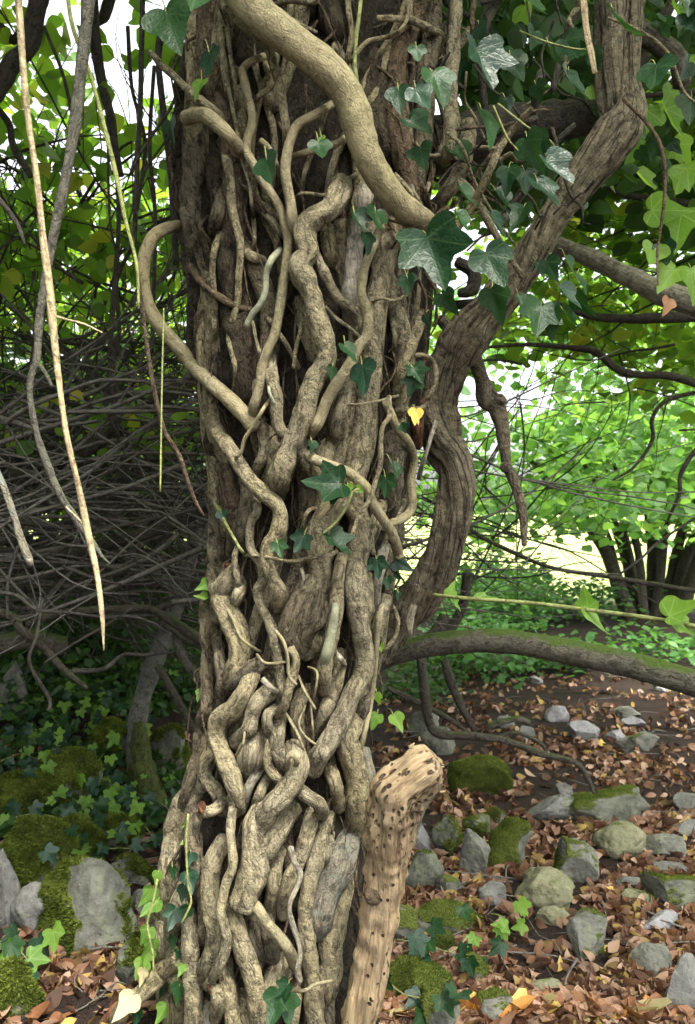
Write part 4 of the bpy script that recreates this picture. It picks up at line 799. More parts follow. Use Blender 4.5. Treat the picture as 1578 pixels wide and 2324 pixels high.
# boughs, fallen branches of the thicket on the left
BR = [([(-60, 1120), (30, 1085), (100, 1060), (160, 1042), (230, 1000), (330, 930), (430, 860), (520, 800)], 2.6, 32, 'dark', 'thick dark bough rising through the thicket towards the trunk'),
      ([(-60, 1245), (40, 1258), (110, 1262), (190, 1252), (300, 1220), (400, 1185), (520, 1130)], 2.4, 30, 'dark', 'thick grey-brown bough lying level in the thicket'),
      ([(-50, 1380), (20, 1400), (60, 1430), (100, 1482), (150, 1515), (205, 1556)], 1.9, [24, 22, 20, 18, 16, 9], 'dark', 'dark branch dipping to a broken end over the ground ivy'),
      ([(60, 1420), (110, 1400), (200, 1385), (300, 1380), (340, 1385), (400, 1415), (470, 1462)], 2.0, 18, 'dark', 'long smooth branch bowed over the ivy-covered bank'),
      ([(160, 1525), (215, 1525), (250, 1510), (275, 1490), (330, 1485), (395, 1482)], 1.9, [12, 11, 10, 9, 8, 4], 'twig', 'grey dead branch bent upward with a bare tip'),
      ([(-30, 1165), (60, 1185), (130, 1195), (220, 1200)], 2.2, [16, 15, 13, 8], 'twig', 'bare grey branch under the thicket tangle'),
      ([(-30, 1270), (80, 1275), (180, 1280), (260, 1290)], 2.0, [9, 8, 7, 3], 'twig', 'thin straight grey stick lying across the thicket'),
      ([(140, 1285), (220, 1310), (290, 1328)], 2.0, [8, 7, 4], 'twig', 'thin grey stick slanting below the dangling straw stem'),
      ([(290, 1318), (380, 1318), (480, 1322)], 2.1, [7, 8, 8], 'twig', 'pale straight stick pointing at the trunk'),
      ([(90, 1265), (150, 1240), (230, 1205), (330, 1180), (430, 1158), (500, 1130)], 2.1, [6, 8, 9, 9, 9, 8], 'twig', 'slender pale branch sweeping up to the trunk'),
      ([(335, 1390), (400, 1365), (460, 1345), (520, 1320)], 2.2, 14, 'twig', 'grey forked branch beside the sapling'),
      ([(-20, 1340), (30, 1355), (80, 1385), (170, 1390), (220, 1405)], 1.8, [8, 9, 8, 7, 4], 'twig', 'thin pale branch lying on the bowed branch'),
      ([(230, 1405), (300, 1395), (360, 1415), (380, 1430)], 1.8, [5, 7, 6, 3], 'twig', 'wiry grey twig arching above the bowed branch'),
      ([(110, 1500), (170, 1460), (240, 1420), (300, 1380)], 1.85, [5, 6, 6, 4], 'twig', 'straight thin twig crossing the bowed branch'),
      ([(300, 1270), (350, 1310), (400, 1350), (480, 1390)], 2.1, [7, 7, 6, 5], 'twig', 'thin twig slanting down beside the sapling'),
      ([(30, 1240), (26, 1320), (28, 1400)], 1.9, 7, 'twig', 'upright bare grey twig at the edge of the thicket'),
      ([(90, 1360), (88, 1440), (75, 1500), (110, 1590), (112, 1610)], 1.9, [7, 8, 8, 9, 6], 'twig', 'crooked upright twig standing in the ground ivy'),
      ([(360, 1510), (390, 1560), (420, 1620), (450, 1680)], 2.2, 18, 'dark', 'brown root-like branch leaning from the sapling to the ground'),
      ([(395, 1440), (420, 1500), (455, 1540), (500, 1570)], 2.4, 20, 'mossy', 'green algae-covered branch leaning behind the trunk'),
      ([(380, 1410), (430, 1440), (470, 1470), (520, 1490)], 2.4, 34, 'mossy', 'short thick fallen bough behind the trunk edge'),
      ([(-40, 1480), (30, 1455), (80, 1450), (140, 1470)], 2.6, 46, 'mossy', 'thick moss-green fallen trunk lying on the bank')]
for p, Y, w, m, lb in BR: simple('fallen_branch', lb, 'branch', p, Y, w, m, 'dead branches of the thicket', jit=0.03)
e = simple('grey_sapling', 'grey sapling trunk with pale bands and a mossy foot', 'sapling', [(500, 1120), (470, 1180), (425, 1280), (392, 1400), (352, 1500), (322, 1590), (312, 1650), (318, 1740), (335, 1815), (345, 1860)], 2.72, [34, 34, 36, 40, 42, 42, 46, 58, 70, 80], 'sapling', sides=18, part='trunk')
M['mossbark'] = bark('moss_covered_bark', (0.09, 0.11, 0.03), (0.11, 0.13, 0.04), (0.07, 0.10, 0.02), (0.03, 0.04, 0.012), fiss=0.5, green_amt=0.8, bumpd=0.006)
pp, rr = pix([(316, 1640), (322, 1740), (340, 1815), (350, 1870)], 2.70, [30, 60, 78, 92]); tube_obj('mossy_foot', pp, rr, M['mossbark'], e, sides=18, step=0.012, seed=8, rough=0.22, lump=0.15)
# right hand branches behind the trunk
RB = [([(955, 1480), (962, 1560), (975, 1640), (1000, 1665), (1070, 1668), (1150, 1682), (1230, 1712), (1310, 1735), (1340, 1775), (1348, 1800)], 2.1, [22, 22, 22, 22, 18, 17, 16, 13, 12, 6], 'dark', 'dark branch dropping from the mossy bough then running along the ground'),
      ([(1010, 1500), (1020, 1540), (1045, 1600), (1075, 1655)], 2.3, [20, 22, 20, 14], 'dark', 'dark curved branch arching down to the leaf litter'),
      ([(1110, 1680), (1170, 1660), (1230, 1690), (1245, 1720)], 2.2, [8, 10, 9, 5], 'dark', 'small dark twig arched on the leaf litter'),
      ([(880, 1560), (960, 1600), (1020, 1630), (1060, 1660)], 2.3, [12, 14, 12, 8], 'dark', 'brown straight branch lying under the mossy bough'),
      ([(1010, 1400), (980, 1440), (930, 1480), (880, 1500)], 2.3, [26, 26, 26, 22], 'dark', 'dark mossy limb curving up behind the twisted stem'),
      ([(1060, 1300), (1050, 1380), (1010, 1440), (950, 1490)], 2.5, [22, 24, 26, 26], 'dark', 'second dark limb rising behind the twisted stem'),
      ([(1010, 1150), (1080, 1210), (1180, 1260), (1260, 1290), (1400, 1312), (1600, 1345)], (2.6, 2.3), [10, 10, 10, 9, 10, 10], 'dark', 'long thin bare branch crossing in front of the bright gap'),
      ([(1400, 1310), (1450, 1270), (1500, 1230), (1600, 1160)], 2.4, [5, 6, 6, 6], 'twig', 'fine bare twig rising across the far tree'),
      ([(1230, 545), (1260, 558), (1330, 582), (1420, 626), (1500, 662), (1620, 705)], (2.6, 2.2), [44, 40, 40, 46, 54, 58], 'flake', 'pale sunlit thick branch reaching in among the leaves'),
      ([(1090, 790), (1200, 782), (1310, 790), (1350, 800), (1400, 838), (1450, 850), (1520, 855), (1620, 885)], 2.6, [6, 9, 14, 18, 18, 16, 18, 22], 'dark', 'wavy dark branch sagging across the sunlit leaves'),
      ([(1270, 690), (1340, 715), (1420, 725), (1500, 722), (1620, 718)], 2.4, [10, 16, 22, 24, 28], 'dark', 'dark level branch under the pale thick branch'),
      ([(1620, 990), (1570, 1030), (1545, 1080), (1540, 1120), (1520, 1180)], 2.3, [14, 12, 10, 9, 6], 'dark', 'dark crooked twig hanging above the far tree'),
      ([(1580, 890), (1510, 910), (1480, 950), (1482, 1000), (1440, 1060), (1390, 1090)], 2.6, [10, 10, 10, 10, 7, 4], 'dark', 'dark zigzag branch hooking down through the leaves'),
      ([(1440, 60), (1490, 105), (1530, 140), (1545, 200)], 1.7, [52, 50, 44, 40], 'mossy', 'stout curved bough bending behind the big dark ivy leaf'),
      ([(1540, -20), (1490, 70), (1460, 130), (1380, 230)], 1.9, [26, 28, 28, 24], 'dark', 'straight dark bough slanting in at the corner'),
      ([(1420, 220), (1480, 280), (1505, 350), (1512, 450), (1500, 560), (1490, 650)], 1.4, [9, 9, 9, 8, 6, 4], 'brown', 'thin brown hanging stem beside the big dark leaf'),
      ([(1380, 40), (1460, 75), (1520, 120), (1560, 200), (1600, 240)], 1.35, [6, 8, 8, 7, 6], 'tan', 'thin grey ivy runner looping to the picture corner'),
      ([(1340, 400), (1400, 440), (1480, 452), (1620, 470)], 2.6, [14, 14, 16, 18], 'dark', 'dark upper branch level among the shaded leaves'),
      ([(1300, 300), (1400, 230), (1500, 215), (1620, 200)], 2.2, [10, 10, 12, 14], 'dark', 'dark branch crossing behind the fork'),
      ([(1030, 690), (1075, 690), (1110, 680)], 1.6, [22, 20, 16], 'dark', 'short dark bridge of wood between trunk and twisted stem'),
      ([(1040, 590), (1075, 620), (1070, 660), (1040, 670)], 1.6, [26, 34, 34, 20], 'dark', 'dark knotted loop of wood beside the white sky gap'),
      ([(1000, 720), (1030, 750), (1060, 780)], 1.58, 28, 'strand', 'short grey strut joining the trunk to the twisted stem'),
      ([(1280, 1500), (1360, 1510), (1440, 1530)], 4.6, 22, 'mossy', 'mossy fallen log lying across the path'),
      ([(1110, 1650), (1170, 1630), (1200, 1640)], 3.6, 14, 'mossy', 'small bright mossy stick on the path edge')]
for p, Y, w, m, lb in RB: simple('branch', lb, 'branch', p, Y, w, m, 'branches on the path side', jit=0.015)

# ------------------------------------------------------------------ stuff: twigs, foliage, undergrowth
def wander(p, d, L, n, bend, droop):
    pts = [p.copy()]
    for _ in range(n):
        d = (d + Vector((RNG.gauss(0, bend), RNG.gauss(0, bend), RNG.gauss(0, bend) - droop))).normalized(); p = p + d * (L / n); pts.append(p.copy())
    return pts
def twig_mass(name, label, count, box, Y, r, L, mat, horiz=0.7, low=1560):
    T = []
    for i in range(count):
        y = RNG.uniform(*Y); p = P(RNG.uniform(box[0], box[1]), RNG.uniform(box[2], box[3]), y)
        p.z = max(p.z, ground_z(p.x, p.y) + 0.05)
        d = Vector((RNG.uniform(-1, 1), RNG.uniform(-0.5, 0.5), RNG.gauss(0, 1 - horiz))).normalized()
        l = RNG.uniform(*L); q = wander(p, d, l, 7, 0.16, 0.02); rr0 = RNG.uniform(*r)
        if any(1162 + (CAM.z - v.z) / max(v.y, .4) * FP > low or v.y < 1.7 for v in q): continue
        T.append((q, [rr0 * (1 - 0.75 * j / 7) for j in range(8)], dict(sides=4, step=l / 7, seed=i, rough=0, lump=0.1, cap=False)))
        for _ in range(RNG.randint(1, 4)):
            k = RNG.randint(1, 6); d2 = (q[k] - q[k - 1]).normalized() + Vector((RNG.gauss(0, .5), RNG.gauss(0, .5), RNG.gauss(0, .5)))
            s = wander(q[k], d2.normalized(), l * RNG.uniform(.2, .5), 4, 0.2, 0.0)
            T.append((s, [rr0 * .5 * (1 - 0.7 * j / 4) for j in range(5)], dict(sides=3, step=l, seed=i, rough=0, lump=0.0, cap=False)))
    return tag(tubes_obj(name, T, M[mat]), label, 'twigs', kind='stuff')
M['litwig'] = bark('lit_grey_twig_bark', (0.12, 0.108, 0.092), (0.18, 0.172, 0.155), (0.13, 0.135, 0.08), (0.05, 0.045, 0.04), fiss=0.3, bumpd=0.001)  # lighter copy of the twig bark for front twigs that catch light
twig_mass('twig_thicket', 'dense tangle of thin dead grey twigs filling the shade left of the trunk', 210, (-150, 500, 880, 1400), (1.9, 2.9), (0.0025, 0.007), (0.5, 1.5), 'litwig', 0.78)
twig_mass('inner_twig_thicket', 'inner mass of dead twigs deep in the thicket, coloured darker for shade', 330, (-150, 520, 860, 1400), (2.8, 3.9), (0.003, 0.009), (0.5, 1.5), 'twig', 0.75)
twig_mass('dark_twig_thicket', 'finer dark twigs behind the dangling stems, below the sky gap', 210, (-200, 520, 400, 960), (2.4, 4.2), (0.0025, 0.007), (0.4, 1.2), 'dark', 0.4)
twig_mass('wiry_twigs', 'wiry dark twigs between the twisted stem and the bright gap', 80, (900, 1130, 1050, 1350), (2.8, 4.2), (0.0015, 0.005), (0.3, 0.9), 'dark', 0.55, 1440)
twig_mass('fine_twigs', 'fine dark twigs among the leaves over the path', 60, (1150, 1650, 350, 1000), (2.6, 4.5), (0.0015, 0.005), (0.3, 1.0), 'dark', 0.65)

def leaf_cloud(name, label, cat, C, size, mat, parent=None, flat=0.5, kind='stuff', down=0.3, narrow=1.0, curl=0.0, fine=False, even=False):
    """C: N x 3 centres; each leaf is a folded pointed oval of four faces"""
    n = len(C); rs = NPR
    th = rs.uniform(0, 2 * np.pi, n)
    nrm = np.stack([rs.normal(0, 1 - flat, n), rs.normal(0, 1 - flat, n), rs.normal(0.2, 0.3, n) + flat * 1.2], 1); nrm /= np.linalg.norm(nrm, axis=1)[:, None]
    t = np.stack([np.cos(th), np.sin(th), -down * np.ones(n) + rs.normal(0, .25, n)], 1); t -= nrm * (t * nrm).sum(1)[:, None]; t /= np.linalg.norm(t, axis=1)[:, None]
    b = np.cross(nrm, t); L = rs.uniform(size[0], size[1], n)[:, None]; W = L * narrow * rs.uniform(0.28, 0.42, n)[:, None]; cz = nrm * L * rs.normal(0, 1, (n, 1)) * curl; C = np.asarray(C)
    f = rs.uniform(.05, .35, n)[:, None] * W
    if fine:
        rows = [(-.5, 0, .6), (-.32, .62, .2), (-.08, 1.0, 0), (.20, .74, .2), (.38, .34, .6), (.5, 0, 1.0)]
        P_ = [C + t * L * rows[0][0] + cz * .6]
        for a_, w_, c_ in rows[1:-1]:
            m_ = C + t * L * a_ + cz * c_ * (.6 if a_ < 0 else 1); P_ += [m_ + b * W * w_ + nrm * f * w_, m_, m_ - b * W * w_ + nrm * f * w_]
        P_.append(C + t * L * .5 + cz); k = 14
        Fq = [(0, 1, 2), (0, 2, 3)] + [q for r in range(3) for q in ((1 + 3 * r, 4 + 3 * r, 5 + 3 * r, 2 + 3 * r), (2 + 3 * r, 5 + 3 * r, 6 + 3 * r, 3 + 3 * r))] + [(10, 13, 11), (11, 13, 12)]
    else:
        P_ = [C - t * L * .5 + cz * .6, C - t * L * .12 + b * W + nrm * f, C + t * L * .22 + b * W * .72 + nrm * f * .8, C + t * L * .5 + cz, C + t * L * .22 - b * W * .72 + nrm * f * .8, C - t * L * .12 - b * W + nrm * f]; k = 6
        Fq = [(0, 1, 2, 3), (0, 3, 4, 5)]
    V = np.stack(P_, 1).reshape(-1, 3)
    base = (np.arange(n) * k)[:, None]; flat_i = np.array([v for q in Fq for v in q])[None, :]; lens = np.array([len(q) for q in Fq])
    LI = (base + flat_i).ravel(); LT = np.tile(lens, n); LS = np.concatenate([[0], np.cumsum(LT)[:-1]])
    me = bpy.data.meshes.new(name); me.vertices.add(len(V)); me.vertices.foreach_set('co', V.ravel().astype(np.float32))
    me.loops.add(len(LI)); me.loops.foreach_set('vertex_index', LI.astype(np.int32))
    me.polygons.add(len(LT)); me.polygons.foreach_set('loop_start', LS.astype(np.int32)); me.polygons.foreach_set('loop_total', LT.astype(np.int32))
    me.update(calc_edges=True)
    rv = rs.uniform(0, 1, n) if even else np.clip(rs.beta(2, 2.2, n), 0, 1)
    at = me.attributes.new('rnd', 'FLOAT', 'POINT'); at.data.foreach_set('value', np.repeat(rv, k).astype(np.float32))
    me.materials.append(M[mat]); o = bpy.data.objects.new(name, me); COL.objects.link(o)
    if parent is not None: o.parent = parent; o.matrix_parent_inverse = Matrix.Translation(-parent.location); o['kind'] = 'stuff'
    else: tag(o, label, cat, kind=kind)
    return o
def sprays(n_clusters, per, box, Y, spread, gaps=(), thin=0.12, rng=NPR):
    out = []; tries = 0
    while n_clusters > 0 and tries < 40000:
        tries += 1
        px, py = rng.uniform(box[0], box[1]), rng.uniform(box[2], box[3])
        if any(((px - gx) / rx) ** 2 + ((py - gy) / ry) ** 2 < 1 for gx, gy, rx, ry in gaps): continue
        y = rng.uniform(*Y); c = np.array(P(px, py, y))
        if c[2] < 0.25: continue
        ax = rng.normal(0, 1, 2); ax /= np.linalg.norm(ax); m = rng.randint(int(per * .6), int(per * 1.4))
        s = rng.normal(0, spread, m); w = rng.normal(0, spread * .45, m)
        out.append(np.stack([c[0] + ax[0] * s - ax[1] * w, c[1] + ax[1] * s + ax[0] * w, c[2] - 0.18 * np.abs(s) + rng.normal(0, thin * spread * 2, m)], 1)); n_clusters -= 1
    return np.concatenate(out)
GR = [(1150, 920, 150, 150), (1075, 600, 50, 65), (1240, 320, 60, 60), (1260, 1290, 150, 140), (1200, 1030, 110, 80)]
GL = [(235, 80, 80, 105), (295, 150, 65, 140), (330, 100, 50, 110), (150, 50, 50, 70)]
leaf_cloud('leafy_branches', 'bright sunlit leaves of low boughs over the path', 'foliage', sprays(150, 26, (1010, 1800, 250, 900), (2.8, 4.6), 0.16, GR), (0.055, 0.085), 'fol', flat=.5, fine=True, curl=.15)
leaf_cloud('leafy_wall', 'pale bright hazel leaves in the middle distance behind the path', 'foliage', sprays(250, 34, (980, 2000, 600, 1210), (5.2, 8.5), 0.30, GR), (0.07, 0.11), 'fol_cool', flat=.4)
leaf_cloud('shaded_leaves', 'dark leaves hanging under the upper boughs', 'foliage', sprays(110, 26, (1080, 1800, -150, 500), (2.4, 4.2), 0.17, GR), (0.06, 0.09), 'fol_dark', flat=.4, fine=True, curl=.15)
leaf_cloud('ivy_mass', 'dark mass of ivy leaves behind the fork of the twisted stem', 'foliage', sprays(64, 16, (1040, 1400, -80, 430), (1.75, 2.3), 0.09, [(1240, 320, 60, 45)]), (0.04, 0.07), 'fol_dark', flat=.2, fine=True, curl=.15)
leaf_cloud('sunlit_leaves', 'yellow-green sunlit leaves around the sky gap left of the trunk', 'foliage', sprays(120, 12, (-250, 460, -100, 620), (2.3, 4.4), 0.12, [(gx, gy, rx + 35, ry + 35) for gx, gy, rx, ry in GL]), (0.06, 0.10), 'fol', flat=.3, fine=True, curl=.15)
leaf_cloud('back_leaves', 'small green leaves showing through the twig thicket', 'foliage', sprays(300, 36, (-500, 640, 420, 1150), (5.0, 7.5), 0.30, []), (0.06, 0.10), 'fol', flat=.3)
leaf_cloud('thicket_sprigs', 'light green leaves scattered through the upper thicket', 'foliage', sprays(110, 12, (-150, 500, 480, 1000), (2.4, 4.4), 0.12, []), (0.035, 0.07), 'fol', flat=.25, fine=True, curl=.15)
shade_screen = np.concatenate([np.array([NPR.uniform(-2.9, -1.25), NPR.uniform(-1.6, 2.2), NPR.uniform(0.2, 2.9)]) + NPR.normal(0, .2, (34, 3)) for _ in range(330)])  # added leaf screen out of view, blocks sky light from the left
shade_screen = shade_screen[(shade_screen[:, 0] < -0.95) & (shade_screen[:, 0] < -0.46 * shade_screen[:, 1])]
leaf_cloud('thicket_and_screen_leaves', 'dark leaves shaded deep in the thicket, with an added unseen leaf screen', 'foliage', np.concatenate([shade_screen, sprays(260, 40, (-500, 640, 780, 1420), (4.2, 5.6), 0.28, [])]), (0.05, 0.09), 'fol_dark', flat=.3)
# canopy of the old tree and its neighbours, out of view, shaped for its shade
can = []
for _ in range(480):
    x, y = NPR.uniform(-4, 1.0), NPR.uniform(-0.2, 3.1)
    z = 2.75 + 0.10 * abs(y - 2) + NPR.uniform(0, 1.2)
    if x > 0.55 + 0.3 * NPR.rand() or (x > -0.5 and y < 0.95): continue  # left open so sun reaches the lower trunk
    px, py = 789 + x / max(y, .3) * FP, 1162 - (z - .95) / max(y, .3) * FP
    if y > 1.0 and -120 < px < 640 and py > -330: continue
    if y > 1.2 and px > 480 and py > -150: z += 1.5
    m = NPR.randint(26, 50); c = np.array([x, y, z]); can.append(c + NPR.normal(0, 1, (m, 3)) * np.array([.36, .36, .10]))
for _ in range(210):  # clumps added out of view to shade the ground on the path side
    x, y = NPR.uniform(0.9, 4.2), NPR.uniform(-1.2, 2.7); z = 2.8 + NPR.uniform(0, 1.0)
    m = NPR.randint(20, 40); can.append(np.array([x, y, z]) + NPR.normal(0, 1, (m, 3)) * np.array([.36, .30, .10]))
for _ in range(60):
    x, y = NPR.uniform(-1.6, 0.6), NPR.uniform(0.95, 1.5); z = 2.55 + NPR.uniform(0, .7)
    m = NPR.randint(26, 50); can.append(np.array([x, y, z]) + NPR.normal(0, 1, (m, 3)) * np.array([.25, .20, .08]))
leaf_cloud('crown', None, None, np.concatenate(can), (0.09, 0.14), 'fol', parent=tree, flat=.6)
for i in range(5):
    a = i * 1.3 + 0.4; b = Vector((prof(3.4)[0], YC, 3.2)); tube_obj('limb', [b, b + Vector((math.cos(a) * 1.0, math.sin(a) * 0.9, .5)), b + Vector((math.cos(a) * 2.6, math.sin(a) * 2.4, .9))], [0.09, 0.06, 0.02], M['dark'], tree, sides=10, step=0.06, seed=i)

# herbs along the path
def herbs(n, box, h, spread):
    out = []
    for _ in range(n):
        p = on_ground(NPR.uniform(box[0], box[1]), NPR.uniform(box[2], box[3])); m = NPR.randint(14, 34); hh = NPR.uniform(*h)
        z = NPR.uniform(0.02, 1, m) ** .7 * hh; out.append(np.stack([p.x + NPR.normal(0, spread, m), p.y + NPR.normal(0, spread, m), p.z + z], 1))
    return np.concatenate(out)
leaf_cloud('undergrowth', 'bright green herbs growing along the far side of the path', 'undergrowth', np.concatenate([herbs(150, (1000, 1230, 1370, 1450), (.25, .6), .14), herbs(60, (1180, 1420, 1370, 1420), (.15, .4), .14), herbs(40, (1010, 1180, 1450, 1560), (.12, .3), .10), herbs(14, (1190, 1330, 1500, 1545), (.12, .25), .08), herbs(12, (1420, 1600, 1480, 1530), (.1, .3), .12)]), (0.04, 0.075), 'herb', flat=.6)

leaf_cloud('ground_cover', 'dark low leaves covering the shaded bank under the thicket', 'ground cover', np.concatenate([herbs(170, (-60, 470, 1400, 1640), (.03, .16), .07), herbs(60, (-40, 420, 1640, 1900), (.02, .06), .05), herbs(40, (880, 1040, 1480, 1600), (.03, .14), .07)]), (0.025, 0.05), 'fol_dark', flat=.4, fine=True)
GT = []
for i in range(150):   # bits of twig lying in the litter
    p = on_ground(RNG.uniform(860, 1640), 1500 + 830 * RNG.random()) if i % 3 else on_ground(RNG.uniform(-40, 420), RNG.uniform(1680, 2340))
    a_ = RNG.uniform(0, 6.28); l_ = RNG.uniform(.06, .28); q_ = [p + Vector((math.cos(a_) * l_ * f + RNG.gauss(0, .008), math.sin(a_) * l_ * f + RNG.gauss(0, .008), .016 + RNG.gauss(0, .008))) for f in (-.5, -.2, .1, .5)]
    r_ = RNG.uniform(.001, .0032); GT.append((q_, [r_, r_ * .9, r_ * .8, r_ * .4], dict(sides=4, step=.05, seed=i, rough=0)))
tag(tubes_obj('twig_litter', GT, M['litwig']), 'thin broken twigs scattered over the leaf litter', 'twigs', kind='stuff')

# far multi-stemmed tree on the right
ft = empty('hazel_tree', on_ground(1470, 1400), 'far many-stemmed hazel leaning over the path', 'tree')
Yf = ft.location.y
for i, (x0, x1, x2, w) in enumerate([(1440, 1380, 1290, 34), (1452, 1420, 1370, 26), (1464, 1450, 1420, 22), (1474, 1480, 1470, 24), (1484, 1505, 1520, 22), (1496, 1535, 1580, 26), (1510, 1560, 1640, 30), (1530, 1590, 1660, 30), (1468, 1432, 1400, 14), (1490, 1490, 1500, 14), (1420, 1395, 1350, 12)]):
    pp, rr = pix([(x0, 1425), ((x0 + x1) / 2, 1350), (x1, 1260), ((x1 + x2) / 2 - 3, 1185), (x2, 1140), (x2 + (x2 - x1) * 1.0, 1040)], [Yf + RNG.uniform(-.25, .25)] * 6, [w * 1.2, w, w * .9, w * .8, w * .6, w * .3]); tube_obj('trunk', pp, rr, M['dark'], ft, sides=10, step=0.08, seed=i)
leaf_cloud('crown', None, None, sprays(110, 40, (1180, 1800, 930, 1180), (Yf - 1.2, Yf + 1.2), 0.32, [(1260, 1290, 120, 130)]), (0.08, 0.12), 'fol_cool', parent=ft, flat=.5)

# ------------------------------------------------------------------ stones
def moss_value(p, n, amount):
    return 0.42 * n.z + 0.62 * noise.noise(p * 8.5) + 0.30 * noise.noise(p * 17) + 0.12 * noise.noise(p * 50) - 0.62 + amount * 2.0
def rock_mesh(seed, sx, sy, sz, cuts=5):
    import bmesh
    rnd = random.Random(seed); bm = bmesh.new(); bmesh.ops.create_icosphere(bm, subdivisions=5, radius=1.0)
    planes = [(Vector((rnd.gauss(0, 1), rnd.gauss(-.3, 1), rnd.gauss(0.1, .7))).normalized(), rnd.uniform(0.45, 0.78)) for _ in range(cuts)]
    off = Vector((seed * 1.7, seed * .9, seed * 2.3))
    for v in bm.verts:
        p = v.co.copy()
        for n, d in planes:
            k = p.dot(n) - d
            if k > 0: p -= n * k * 0.94
        p *= 1 + 0.18 * noise.noise(p * 1.3 + off) + 0.08 * noise.noise(p * 3.1 + off) + 0.045 * noise.noise(p * 7 + off) + 0.022 * noise.noise(p * 16 + off)
        v.co = Vector((p.x * sx, p.y * sy, p.z * sz))
    bm.normal_update()
    V = [v.co.copy() for v in bm.verts]; F = [tuple(v.index for v in f.verts) for f in bm.faces]; N = [v.normal.copy() for v in bm.verts]; bm.free(); return V, F, N
def moss_cushion(parent, V, F, amount, length, seed, bias=0.0):
    """short moss shoots over the mossy faces of a stone"""
    rs = random.Random(seed); vs, fs, rn = [], [], []
    for f in F:
        a, b, c = (V[i] for i in f); n = (b - a).cross(c - a); ar = n.length / 2
        if ar < 1e-9: continue
        n = n / (2 * ar); cen = (a + b + c) / 3
        if n.y > 0.55: continue
        m = moss_value(cen + Vector((seed, 0, 0)), n, amount) - bias * cen.x
        if m < 0.02: continue
        k = min(ar * 300000 * min(1, m * 5), 6); k = int(k) + (1 if rs.random() < k % 1 else 0)
        for _ in range(k):
            u, v = rs.random(), rs.random()
            if u + v > 1: u, v = 1 - u, 1 - v
            p = a + (b - a) * u + (c - a) * v; d = (n + Vector((rs.gauss(0, .5), rs.gauss(0, .5), rs.gauss(0, .5)))).normalized(); L = length * rs.uniform(.5, 1.4)
            s = d.cross(Vector((rs.gauss(0, 1), rs.gauss(0, 1), rs.gauss(0, 1)))).normalized() * L * .28
            i = len(vs); vs += [p - s - n * .002, p + s - n * .002, p + d * L]; fs.append((i, i + 1, i + 2)); q = min(1, max(0, 0.5 + 0.6 * noise.noise(cen * 22) + rs.gauss(0, .16))); rn += [q] * 3
    if not vs: return
    o = mesh_obj('moss', [tuple(x) for x in vs], fs, M['moss_blade'], parent, {'rnd': ('FLOAT', rn)}, smooth=False); o['kind'] = 'stuff'
